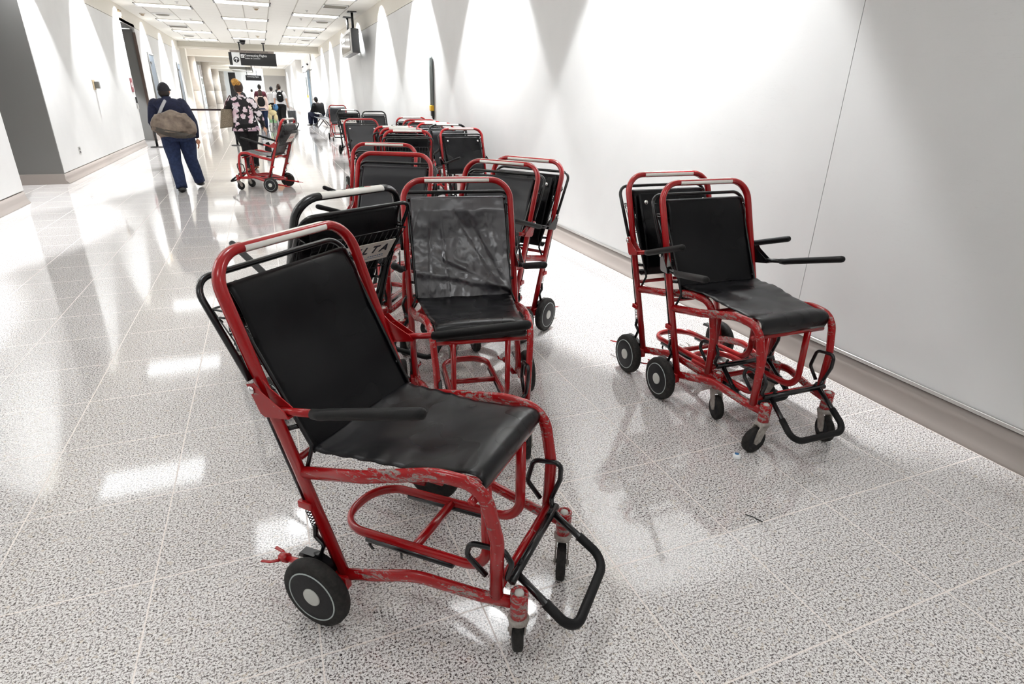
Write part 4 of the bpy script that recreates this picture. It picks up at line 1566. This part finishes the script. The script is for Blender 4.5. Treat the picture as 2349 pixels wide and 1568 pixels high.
def person(label, x, y, deg, h, top, bottom, skin='skin', hair=('short', 'hair'), pose=None, width=1.0, sleeves='long', hem=0.0, group=None, lean=0.0, detail=True, shoe='shoe', head_yaw=0.0, hem_w=1.0):
    """a standing / walking / sitting figure facing local +y"""
    t = thing('person', label, 'person', (x, y, 0), radians(deg), group)
    P = {
        'pelvis': (0, 0, 0.535), 'waist': (0, 0.0, 0.62), 'chest': (0, 0.0, 0.735), 'neck': (0, -0.005, 0.832), 'neck2': (0, 0.0, 0.865), 'head': (0, 0.012, 0.932),
        'shL': (-0.094, -0.005, 0.800), 'shR': (0.094, -0.005, 0.800),
        'elL': (-0.135, -0.02, 0.635), 'elR': (0.135, -0.02, 0.635), 'wrL': (-0.145, 0.03, 0.495), 'wrR': (0.145, 0.03, 0.495),
        'hipL': (-0.052, 0, 0.505), 'hipR': (0.052, 0, 0.505), 'knL': (-0.055, 0.01, 0.285), 'knR': (0.055, 0.01, 0.285),
        'anL': (-0.057, -0.015, 0.045), 'anR': (0.057, -0.015, 0.045)}
    for k, v in (pose or {}).items():
        P[k] = v
    for k in ('waist', 'chest', 'neck', 'neck2', 'head', 'shL', 'shR'):
        if pose is None or k not in pose:
            v = P[k]
            P[k] = (v[0] + lean * (v[2] - 0.535), v[1], v[2])
    Q = {k: Vector((v[0] * h * (width if k[:2] in ('sh', 'hi') else 1.0), v[1] * h, v[2] * h)) for k, v in P.items()}
    w = width * h
    R = {'pelvis': (0.060 * w, 0.085 * w), 'waist': (0.052 * w, 0.072 * w), 'chest': (0.056 * w, 0.088 * w), 'neck': (0.032 * h, 0.038 * h), 'neck2': 0.029 * h,
         'sh': 0.038 * w, 'el': 0.026 * w, 'wr': 0.0155 * h, 'hip': 0.056 * w, 'kn': 0.036 * w, 'an': 0.022 * h}

    def rad(n):
        return R.get(n) or R[n[:-1]]
    verts = {n: Q[n] for n in ('pelvis', 'waist', 'chest', 'neck', 'neck2', 'shL', 'shR', 'elL', 'elR', 'wrL', 'wrR', 'hipL', 'hipR', 'knL', 'knR', 'anL', 'anR')}
    edges = [('pelvis', 'waist'), ('waist', 'chest'), ('chest', 'neck'), ('neck', 'neck2'), ('chest', 'shL'), ('chest', 'shR'), ('shL', 'elL'), ('shR', 'elR'), ('elL', 'wrL'), ('elR', 'wrR'), ('pelvis', 'hipL'), ('pelvis', 'hipR'), ('hipL', 'knL'), ('hipR', 'knR'), ('knL', 'anL'), ('knR', 'anR')]
    sk = {n: (tuple(q * 0.66 for q in rad(n)) if isinstance(rad(n), tuple) else rad(n) * (0.85 if n[:2] in ('wr', 'ne') else 0.62)) for n in verts}
    meshes = [skin_mesh(verts, edges, sk, 1)]
    meshes.append(head_mesh(Q['head'], h, head_yaw))
    if detail:
        for s, n in ((-1, 'L'), (1, 'R')):
            d = Q['wr' + n] - Q['el' + n]
            meshes += hand_mesh(Q['wr' + n], d, h, s, (-s, 0.15, 0))
    else:
        for n in 'LR':
            d = (Q['wr' + n] - Q['el' + n]).normalized()
            meshes.append(skin_mesh({'a': Q['wr' + n], 'b': Q['wr' + n] + d * 0.05 * h, 'c': Q['wr' + n] + d * 0.09 * h}, [('a', 'b'), ('b', 'c')], {'a': 0.014 * h, 'b': (0.012 * h, 0.02 * h), 'c': 0.009 * h}, 1))
    body = join_meshes(meshes)
    mesh_obj('body', body, M[skin], t)
    # shirt or coat: lofted torso with sleeves
    def ring(c, a, b_, dy=0.0, n_=24, e=2.3):
        out = []
        for q in range(n_):
            t2 = 2 * pi * q / n_
            cx, cy = cos(t2), sin(t2)
            out.append(Vector((c.x + math.copysign(abs(cx) ** (2 / e), cx) * a, c.y + dy + math.copysign(abs(cy) ** (2 / e), cy) * b_, c.z)))
        return out
    sm = (Q['shL'] + Q['shR']) / 2
    U = Vector((0, 0, h))
    sd = (Q['shR'] - Q['shL']).length / 2
    b = B()
    b.rings([ring(Q['pelvis'] - U * hem, 0.104 * w * hem_w, 0.076 * w), ring(Q['pelvis'] + U * 0.02, 0.100 * w, 0.073 * w), ring(Q['waist'], 0.090 * w, 0.064 * w),
             ring(Q['waist'].lerp(Q['chest'], 0.6), sd * 0.92, 0.066 * w), ring(Q['chest'] + U * 0.012, sd * 1.02, 0.068 * w), ring(sm - U * 0.020, sd * 1.12, 0.058 * w, -0.004 * h),
             ring(sm + U * 0.004, sd * 0.98, 0.048 * w, -0.006 * h), ring(sm.lerp(Q['neck'], 0.75) + U * 0.010, sd * 0.50, 0.042 * w), ring(Q['neck'] + U * 0.006, 0.040 * h, 0.040 * h), ring(Q['neck'] + U * 0.022, 0.036 * h, 0.038 * h)])
    for n, sg_ in (('L', -1), ('R', 1)):
        a, e, wv = Q['sh' + n] + Vector((-sg_ * 0.022 * h, 0, -0.018 * h)), Q['el' + n], Q['wr' + n]
        if sleeves == 'long':
            pth = [a, a.lerp(e, 0.3), a.lerp(e, 0.75), e, e.lerp(wv, 0.45), e.lerp(wv, 0.93)]
            tp_ = [0.036 * w, 0.039 * w, 0.035 * w, 0.032 * w, 0.027 * w, 0.021 * h]
        else:
            pth = [a, a.lerp(e, 0.3), a.lerp(e, 0.6), a.lerp(e, 0.8)]
            tp_ = [0.036 * w, 0.039 * w, 0.038 * w, 0.038 * w]
        b.tube(pth, 1.0, seg=16, ref=(0, 1, 0), taper=tp_)
        b.ball(a, 0.036 * w, 2)
    b.obj('shirt' if sleeves == 'short' else 'top', M[top], t)
    # trousers
    b = B()
    hc_ = (Q['hipL'] + Q['hipR']) / 2
    b.rings([ring(Q['pelvis'] + U * 0.045, 0.086 * w, 0.060 * w), ring(Q['pelvis'], 0.097 * w, 0.070 * w, -0.006 * h), ring(hc_ + U * 0.0, 0.100 * w, 0.072 * w, -0.008 * h), ring(hc_ - U * 0.035, 0.090 * w, 0.060 * w, -0.004 * h)])
    for n in 'LR':
        a, k, an = Q['hip' + n], Q['kn' + n], Q['an' + n]
        pth = [a, a.lerp(k, 0.35), a.lerp(k, 0.75), k, k.lerp(an, 0.4), k.lerp(an, 0.8), an + Vector((0, 0, -0.006 * h))]
        b.tube(pth, 1.0, seg=18, ref=(0, 1, 0), taper=[0.056 * w, 0.056 * w, 0.047 * w, 0.042 * w, 0.041 * w, 0.037 * w, 0.037 * w])
    b.obj('trousers', M[bottom], t)
    for n in 'LR':
        a = Q['an' + n]
        lift = max(0.0, a.z - 0.045 * h)
        pitch = -min(1.1, lift * 6.0 / h)
        b = B()
        L_ = 0.165 * h
        prof = []
        for i in range(9):
            u = i / 8
            yv = -0.042 * h + L_ * u
            wv = (0.029 + 0.011 * sin(pi * min(1, u * 1.15))) * h * (1 if u < 0.9 else 0.7)
            zt = (0.052 - 0.034 * min(1, u * 1.6) + 0.003) * h
            prof.append([(wv * cos(a2) * 1.0, yv, max(0.0, zt * 0.5 + zt * 0.5 * sin(a2))) for a2 in [2 * pi * j / 12 for j in range(12)]])
        b.rings(prof)
        o = b.obj('shoe', M[shoe], t, (a.x, a.y, a.z - 0.045 * h))
        o.rotation_euler = (pitch, 0, 0)
    # hair or cap
    hc = Q['head']
    b = B()
    kind, hm = hair
    Rz = Matrix.Rotation(head_yaw, 3, 'Z')
    bun = None
    if kind in ('short', 'bun', 'long', 'cap'):
        r = bmesh.ops.create_uvsphere(b.bm, u_segments=24, v_segments=16, radius=1.0)
        kill = []
        for v in r['verts']:
            x_, y_, z_ = v.co
            lim = (-0.72 if y_ < 0.0 else (0.35 if y_ > 0.5 else -0.2)) if kind != 'cap' else 0.0
            v.co = Vector((x_ * 0.052 * h, y_ * 0.061 * h - 0.004 * h, max(z_, lim) * 0.074 * h + 0.003 * h))
        if kind == 'cap':
            # crown band and peak
            pr = []
            for i in range(7):
                u = i / 6
                yv = (0.045 + 0.05 * u) * h
                ww = 0.042 * h * cos(u * 1.1)
                pr.append([(-ww, yv, 0.012 * h - 0.008 * h * u), (ww, yv, 0.012 * h - 0.008 * h * u), (ww, yv, 0.016 * h - 0.008 * h * u), (-ww, yv, 0.016 * h - 0.008 * h * u)])
            b.rings(pr)
        if kind == 'bun':
            bun = B()
            bun.ball((-0.018 * h, -0.040 * h, 0.062 * h), (0.042 * h, 0.036 * h, 0.034 * h), 3)
            bun.ball((0.010 * h, -0.05 * h, 0.045 * h), (0.034 * h, 0.022 * h, 0.026 * h), 3)
            bun.ball((-0.03 * h, -0.052 * h, 0.035 * h), (0.022 * h, 0.016 * h, 0.020 * h), 2)
        if kind == 'long':
            b.ball((0, -0.03 * h, -0.045 * h), (0.050 * h, 0.034 * h, 0.092 * h), 3)
        for v in b.bm.verts:
            v.co = Rz @ v.co + hc
        b.obj('cap' if kind == 'cap' else 'hair', M[hm], t)
        if bun is not None:
            for v in bun.bm.verts:
                v.co = Rz @ v.co + hc
            bun.obj('hair_bun', M['blonde'], t)
    if kind == 'cap':
        b = B()
        b.ball((0, -0.016 * h, -0.016 * h), (0.048 * h, 0.050 * h, 0.046 * h), 3)
        for v in b.bm.verts:
            v.co = Rz @ v.co + hc
        b.obj('hair', M['hair'], t)
    return t, Q


# man with the bag: left foot planted, right foot pushing off behind
MAN_X, MAN_Y, MAN_DEG = -1.31, 11.2, 4
man, QM = person('person in dark cap, navy jacket and jeans walking away at the left', MAN_X, MAN_Y, MAN_DEG, 1.66, 'navy', 'trouser', 'skin', ('cap', 'cap_cloth'), {
    'chest': (-0.01, 0, 0.755), 'neck': (-0.035, 0.0, 0.848), 'neck2': (-0.037, 0.01, 0.868), 'head': (-0.042, 0.022, 0.915), 'shL': (-0.120, 0, 0.822), 'shR': (0.075, 0, 0.826), 'anL': (-0.045, -0.10, 0.045), 'knL': (-0.065, 0.0, 0.285), 'anR': (0.115, 0.13, 0.075), 'knR': (0.075, 0.06, 0.29),
    'elR': (0.150, -0.05, 0.64), 'wrR': (0.165, -0.05, 0.49), 'elL': (-0.185, 0.02, 0.64), 'wrL': (-0.15, 0.09, 0.52)}, width=1.36, lean=-0.12, head_yaw=radians(-20))
# bag
bag = thing('duffel_bag', 'slouchy taupe duffel bag slung low across the back of the person in the cap', 'bag', (MAN_X, MAN_Y, 0), radians(MAN_DEG))
b = B()
r = bmesh.ops.create_uvsphere(b.bm, u_segments=40, v_segments=26, radius=1.0)
for v in r['verts']:
    x_, y_, z_ = v.co
    x2 = math.copysign(abs(x_) ** 0.8, x_) * 0.315 * (1.0 - 0.25 * max(0, z_))
    z2 = math.copysign(abs(z_) ** 0.8, z_) * (0.225 if z_ > 0 else 0.17)
    y2 = math.copysign(abs(y_) ** 0.75, y_) * 0.125
    fold = 0.04 * noise.noise(Vector((x_ * 2.2, y_ * 2, z_ * 4.0 + 5)))
    top = -0.25 * x2 if z_ > 0.1 else 0
    v.co = Vector((x2, y2 + fold, z2 + fold + top * 0.25 + 0.03 * sin(x_ * 2)))
rot = Matrix.Translation((-0.01, -0.30, 1.02)) @ Matrix.Rotation(radians(13), 4, 'Y')
bmesh.ops.transform(b.bm, matrix=rot, verts=b.bm.verts)
for f in b.bm.faces:
    f.smooth = True
b.obj('bag_body', M['taupe'], bag)
b = B()
pts = []
rings = []
for i in range(17):
    u = -1 + 2 * i / 16
    ex = 0.305 * u
    d = 0.130 * max(0.15, (1 - abs(u) ** 3.0)) ** 0.5
    rings.append([(ex, -d * 1.04, -0.065), (ex, -d * 0.95, -0.165 * (1 - 0.45 * u * u)), (ex, d * 0.9, -0.165 * (1 - 0.45 * u * u)), (ex, d, -0.065)])
b.rings(rings)
bmesh.ops.transform(b.bm, matrix=rot, verts=b.bm.verts)
b.obj('base_panel', M['taupe_dark'], bag)
b = B()
b.tube(fillet([(-0.20, -0.25, 1.16), (-0.14, -0.19, 1.28), (-0.06, -0.09, 1.41), (0.02, 0.09, 1.40), (0.10, 0.16, 1.15), (0.27, 0.02, 1.0)], 0.08, 5), 0.024, 0.004, 8, ref=(1, 0, 0))
b.obj('strap', M['strap'], bag)
for (px_, pz_) in ((-0.12, 0.905), (0.15, 0.85), (0.20, 0.875)):
    B().ball((px_, -0.425, pz_ + 0.02), 0.012, 2).obj('rivet', M['signblack'], bag)

# woman in the flower blouse
WX_, WY_ = -0.35, 13.75
wom, QW = person('person with a blonde bun, black blouse with pink flowers and black trousers', WX_, WY_, 2, 1.72, 'floral', 'blackcloth', 'skin_light', ('bun', 'hair_brown'), {
    'anL': (-0.01, -0.02, 0.045), 'knL': (-0.025, 0.03, 0.285), 'anR': (0.045, 0.10, 0.06), 'knR': (0.045, 0.05, 0.29),
    'elR': (0.165, -0.01, 0.64), 'wrR': (0.205, 0.0, 0.50), 'elL': (-0.165, 0.02, 0.68), 'wrL': (-0.13, 0.11, 0.70)}, width=1.36, hem=0.075, lean=-0.04, hem_w=1.10, shoe='tanshoe', head_yaw=radians(-15))
bag2 = thing('tote_bag', 'mottled tan tote hanging from the left shoulder of the person in the flowered blouse', 'bag', (WX_, WY_, 0), 0)
b = B()
rings = []
for i in range(9):
    u = i / 8
    z = 0.86 + 0.34 * u
    wv = 0.135 - 0.035 * u
    dv = 0.085 - 0.03 * u
    rings.append([(-0.34 + 0.035 * u + wv * cos(2 * pi * j / 20), -0.05 + dv * sin(2 * pi * j / 20) * 1.2, z + 0.02 * (1 - u) * cos(2 * pi * j / 20)) for j in range(20)])
b.rings(rings)
b.obj('bag_body', M['tweed'], bag2)
b = B()
b.tube(fillet([(-0.36, -0.08, 1.18), (-0.29, -0.09, 1.33), (-0.21, -0.04, 1.46), (-0.19, 0.07, 1.42), (-0.26, 0.07, 1.28), (-0.28, 0.04, 1.18)], 0.04, 4), 0.008, 0.012, 8)
b.obj('handle', plain('maroon_leather', '#4a2024', 0.5), bag2)
shop = thing('shopping_bag', 'white printed shopping bag with black, yellow and blue shapes hanging beside the flowered blouse wearer', 'bag', (0.10, 13.80, 0.0), radians(6))
b = B()
b.prism([(-0.15, 0.24), (0.15, 0.24), (0.165, 0.60), (-0.165, 0.60)], 'y', -0.06, 0.06)
b.obj('bag_body', M['signwhite'], shop)
b = B()
b.prism([(-0.14, 0.27), (-0.02, 0.27), (-0.02, 0.48), (-0.06, 0.58), (-0.12, 0.56), (-0.15, 0.44)], 'y', -0.063, -0.061)
b.obj('black_print', M['signblack'], shop)
B().prism([(0.0, 0.28), (0.14, 0.28), (0.15, 0.42), (0.02, 0.44)], 'y', -0.063, -0.061).obj('orange_print', plain('orange_print', '#e8923a', 0.5), shop)
B().prism([(0.02, 0.44), (0.15, 0.42), (0.155, 0.52), (0.02, 0.53)], 'y', -0.063, -0.061).obj('blue_print', plain('sky_print', '#4fb2d8', 0.5), shop)
B().prism([(0.05, 0.53), (0.12, 0.52), (0.10, 0.575), (0.06, 0.575)], 'y', -0.063, -0.061).obj('yellow_print', M['yellow'], shop)
b = B()
b.tube(fillet([(-0.08, 0, 0.60), (-0.05, 0, 0.78), (0.05, 0, 0.78), (0.08, 0, 0.60)], 0.04, 4), 0.005, seg=6)
b.obj('handle', M['signblack'], shop)

# the group farther down the corridor
walkA = {'anL': (-0.05, -0.10, 0.05), 'knL': (-0.055, -0.01, 0.285), 'anR': (0.05, 0.09, 0.045), 'knR': (0.055, 0.07, 0.285)}
walkB = {'anL': (-0.05, 0.10, 0.045), 'knL': (-0.055, 0.08, 0.285), 'anR': (0.05, -0.10, 0.055), 'knR': (0.05, 0.0, 0.285)}


def backpack(x, y, deg, h, mat, label, sx=1.0, patch=False):
    t = thing('backpack', label, 'backpack', (x, y, 0), radians(deg))
    b = B()
    r = bmesh.ops.create_uvsphere(b.bm, u_segments=24, v_segments=18, radius=1.0)
    for v in r['verts']:
        x_, y_, z_ = v.co
        wv = 0.098 * (1.0 - 0.22 * max(0, z_))
        v.co = Vector((math.copysign(abs(x_) ** 0.75, x_) * wv * h * sx, -0.112 * h + math.copysign(abs(y_) ** 0.8, y_) * 0.052 * h, 0.70 * h + math.copysign(abs(z_) ** 0.8, z_) * 0.125 * h))
    for f in b.bm.faces:
        f.smooth = True
    b.obj('bag_body', M[mat], t)
    for s in (-1, 1):
        B().tube(fillet([(s * 0.055 * h, -0.075 * h, 0.80 * h), (s * 0.075 * h, -0.01 * h, 0.862 * h), (s * 0.085 * h, 0.075 * h, 0.78 * h), (s * 0.115 * h, 0.04 * h, 0.68 * h), (s * 0.08 * h, -0.09 * h, 0.62 * h)], 0.03 * h, 3), 0.014 * h, 0.004 * h, 8).obj('shoulder_strap', M[mat], t)
    if patch:
        B().box((0, -0.163 * h, 0.735 * h), (0.045 * h, 0.006 * h, 0.02 * h)).obj('label_patch', M['signwhite'], t)
    return t


person('person with long dark hair, pale pink jumper and blue leggings, black backpack on', 0.02, 29.6, 0, 1.60, 'pink', 'trouser', 'skin_light', ('long', 'hair_brown'), walkA, width=1.38, hem=0.06, hem_w=1.10, lean=0.0, detail=False)
backpack(0.02, 29.6, 0, 1.60, 'blackcloth', 'large black backpack on the person in the pale pink jumper')
person('person in a white t-shirt and black trousers with a small black backpack, pulling a suitcase', 0.88, 32.2, 0, 1.86, 'white_cloth', 'blackcloth', 'skin_light', ('short', 'hair_brown'), dict(walkB, wrR=(0.165, 0.02, 0.66 - 0.14), elR=(0.15, -0.03, 0.63)), sleeves='short', hem=0.03, detail=False, width=1.25)
backpack(0.88, 32.2, 0, 1.86, 'blackcloth', 'small black backpack with a white patch on the person in the white t-shirt', 0.85, True)
person('person in dark cap and light grey shirt with shoulder bag, between the backpack wearers', 0.62, 37.5, 0, 1.78, 'grey_cloth', 'blackcloth', 'skin_dark', ('cap', 'cap_cloth'), walkA, width=1.38, hem=0.03, detail=False)
person('person in a maroon top half hidden behind the long haired one', 0.03, 36.0, 0, 1.86, 'maroon', 'blackcloth', 'skin', ('short', 'hair'), walkB, width=1.3, detail=False)
person('person all in black with a black cap next to the white t-shirt wearer', 1.06, 40.5, 0, 1.86, 'blackcloth', 'blackcloth', 'skin_dark', ('cap', 'blackcloth'), walkA, detail=False, width=1.25)
person('small dark figure far off before the white wall, left one', -1.35, 58, 0, 1.70, 'blackcloth', 'blackcloth', 'skin_dark', ('short', 'hair'), walkB, detail=False)
person('far figure with dark hair and light clothes before the white wall, right one', -0.55, 54, 0, 1.66, 'grey_cloth', 'blackcloth', 'skin', ('short', 'hair'), walkA, detail=False)
person('far figure in black seen between the grey and black shirted walkers', 1.25, 52, 0, 1.68, 'blackcloth', 'blackcloth', 'skin_dark', ('short', 'hair'), walkB, detail=False)
t = thing('shoulder_bag', 'dark grey shoulder bag on the right hip of the person in the light grey shirt', 'bag', (0.62, 37.5, 0))
b = B()
r = bmesh.ops.create_uvsphere(b.bm, u_segments=20, v_segments=14, radius=1.0)
for v in r['verts']:
    v.co = Vector((0.27 + v.co.x * 0.20, -0.16 + v.co.y * 0.10, 1.08 + math.copysign(abs(v.co.z) ** 0.8, v.co.z) * 0.17))
for f in b.bm.faces:
    f.smooth = True
b.obj('bag_body', M['taupe_dark'], t)
B().tube(fillet([(0.15, -0.14, 1.2), (0.05, -0.12, 1.50), (0.12, 0.0, 1.56), (0.28, -0.02, 1.2)], 0.05, 4), 0.012, 0.005, 8).obj('strap', M['signblack'], t)

t = thing('suitcase', 'upright charcoal wheeled suitcase beside the person in the white t-shirt', 'suitcase', (1.42, 34.0, 0), radians(-12))
b = B()
b.box((0, 0, 0.37), (0.40, 0.24, 0.58), bevel=0.03)
b.obj('shell', M['suitcase'], t)
b = B()
for i in range(6):
    b.box((-0.15 + 0.06 * i, -0.124, 0.37), (0.016, 0.012, 0.50))
b.obj('ribs', M['signblack'], t)
b = B()
b.tube(fillet([(-0.10, 0.08, 0.66), (-0.10, 0.08, 1.02), (0.10, 0.08, 1.02), (0.10, 0.08, 0.66)], 0.02, 3), 0.010, seg=8)
b.obj('pull_handle', M['steel'], t)
for sx in (-1, 1):
    for sy in (-1, 1):
        B().lathe([(-0.012, 0.038), (0.012, 0.038)], 'x', (sx * 0.16, sy * 0.08, 0.04), 14).obj('wheel', M['signblack'], t)

# small cart with plush toy
t = thing('luggage_stroller', 'small wheeled stroller frame with green panels pushed beside the pink jumper wearer', 'stroller', (0.42, 30.5, 0))
b = B()
for s in (-1, 1):
    b.tube(fillet([(s * 0.16, 0.22, 0.06), (s * 0.16, -0.10, 0.50), (s * 0.16, -0.26, 0.95)], 0.05, 3), 0.012, seg=8)
    b.tube([(s * 0.16, -0.22, 0.06), (s * 0.16, 0.10, 0.50)], 0.012, seg=8)
b.tube([(-0.16, -0.26, 0.95), (0.16, -0.26, 0.95)], 0.014, seg=8)
b.tube([(0, -0.20, 0.05), (0, -0.16, 0.62)], 0.022, seg=8)
b.obj('frame', M['signblack'], t)
B().box((0, -0.02, 0.30), (0.30, 0.26, 0.16), bevel=0.02).obj('basket', M['green'], t)
for s in (-1, 1):
    for yy in (-0.22, 0.22):
        B().lathe([(-0.015, 0.06), (0.015, 0.06)], 'x', (s * 0.18, yy, 0.06), 18).obj('wheel', M['signblack'], t)
t = thing('plush_toy', 'big pale yellow plush animal hanging on the small stroller', 'plush toy', (0.42, 30.1, 0))
b = B()
b.ball((0, -0.05, 0.66), (0.19, 0.12, 0.12), 3)
b.ball((-0.12, -0.06, 0.50), (0.09, 0.09, 0.14), 3)
b.ball((0.13, -0.06, 0.46), (0.09, 0.09, 0.15), 3)
b.obj('torso', M['plush'], t)
b = B()
b.ball((-0.11, -0.06, 0.86), (0.12, 0.11, 0.11), 3)
b.ball((-0.19, -0.06, 0.96), 0.035, 2)
b.ball((-0.03, -0.06, 0.97), 0.035, 2)
b.ball((-0.11, -0.16, 0.83), (0.05, 0.04, 0.04), 2)
b.obj('head', M['plush'], t)
t = thing('blue_bundle', 'round bright blue cloth bundle tied on the stroller next to the plush animal', 'bundle', (0.60, 30.35, 0))
b = B()
r = bmesh.ops.create_icosphere(b.bm, subdivisions=3, radius=1.0)
for v in r['verts']:
    k = 1 + 0.10 * noise.noise(v.co * 2.2)
    v.co = Vector((v.co.x * 0.11 * k, v.co.y * 0.11 * k, 0.88 + v.co.z * 0.14 * k))
for f in b.bm.faces:
    f.smooth = True
b.obj('cloth', M['blue'], t)

# seated person and the beam seating
SX, SY, SD = 2.68, 32.6, 22
sp = {'pelvis': (0, 0, 0.30), 'waist': (0, -0.01, 0.375), 'chest': (0, 0.02, 0.485), 'neck': (0, 0.055, 0.575), 'neck2': (0, 0.07, 0.61), 'head': (0, 0.10, 0.665),
      'shL': (-0.098, 0.035, 0.555), 'shR': (0.098, 0.035, 0.555), 'elL': (-0.15, 0.10, 0.40), 'elR': (0.15, 0.10, 0.42), 'wrL': (-0.09, 0.24, 0.36), 'wrR': (0.06, 0.20, 0.38),
      'hipL': (-0.055, 0.02, 0.285), 'hipR': (0.055, 0.02, 0.285), 'knL': (-0.085, 0.27, 0.30), 'knR': (0.085, 0.27, 0.30), 'anL': (-0.085, 0.29, 0.045), 'anR': (0.085, 0.26, 0.045)}
person('person in black coat and cap sitting hunched on the airport seats', SX, SY, 42, 1.80, 'blackcloth', 'navy', 'skin_dark', ('cap', 'blackcloth'), sp, width=1.65, detail=False, hem=0.0)
t = thing('bench_seating', 'row of grey metal airport seats on splayed legs under the seated person', 'bench', (2.62, 31.2, 0), 0)
b = B()
b.tube([(0.05, -1.3, 0.36), (0.05, 1.4, 0.36)], 0.03, 0.03, 8, ref=(0, 0, 1))
b.obj('beam', M['steel'], t)
for yy in (-0.95, 0.85):
    B().tube([(-0.28, yy - 0.1, 0.02), (0.0, yy, 0.34)], 0.022, seg=8).tube([(0.33, yy + 0.05, 0.02), (0.08, yy, 0.34)], 0.022, seg=8).obj('leg', M['suitcase'], t)
for k, yy in enumerate((-0.9, -0.3, 0.3, 0.9)):
    s_ = B().sheet(lambda u, v: (-0.26 + 0.50 * u, yy - 0.26 + 0.52 * v, 0.43 - 0.05 * sin(u * pi) * 0.6), 8, 6, 0.02)
    s_.obj('seat', M['suitcase'], t)
    if k != 3:
        B().sheet(lambda u, v: (0.25 + 0.12 * u, yy - 0.25 + 0.50 * v, 0.46 + 0.38 * u), 6, 6, 0.02).obj('backrest', M['suitcase'], t)
    B().tube(fillet([(0.05, yy + 0.29, 0.38), (-0.05, yy + 0.29, 0.62), (-0.24, yy + 0.29, 0.60)], 0.04, 3), 0.014, seg=8).obj('armrest', M['steel'], t)

# stanchions and belt
for (x, y, lb) in ((-2.92, 20.1, 'black belt post left, partly hidden by the person in the cap'), (-0.82, 20.5, 'black belt post behind the flowered blouse wearer')):
    t = thing('belt_stanchion', lb, 'stanchion', (x, y, 0), 0)
    B().lathe([(0.0, 0.18), (0.012, 0.18), (0.022, 0.15), (0.026, 0.04)], 'z', seg=28).obj('base', M['post'], t)
    B().lathe([(0.02, 0.032), (0.94, 0.032)], 'z', seg=16).obj('pole', M['post'], t)
    B().lathe([(0.92, 0.042), (1.05, 0.042), (1.06, 0.030)], 'z', seg=16).obj('head', M['signblack'], t)
o = B().box((-1.87, 20.30, 1.01), (2.02, 0.006, 0.05), Matrix.Rotation(radians(10.8), 3, 'Z')).obj('retractable_belt', M['belt'])
props(o, 'dark red and black belt stretched between the two posts', 'belt')

# floor litter
t = thing('bottle_cap', 'small white and blue cap lying on the floor near the nested pair', 'litter', (1.87, 1.745, 0))
B().lathe([(0.0, 0.017), (0.003, 0.019), (0.017, 0.018), (0.019, 0.014)], 'z', seg=20).obj('cap_body', M['signwhite'], t)
B().lathe([(0.019, 0.010), (0.0205, 0.010)], 'z', (0.002, 0.004, 0), 14).obj('blue_print', M['blue'], t)
o = B().tube([(1.615, 1.405, 0.003), (1.63, 1.38, 0.006), (1.648, 1.345, 0.003)], 0.0022, seg=6).obj('twig', M['signblack'])
props(o, 'thin black strand lying on the bare floor right of the nearest chair', 'litter')
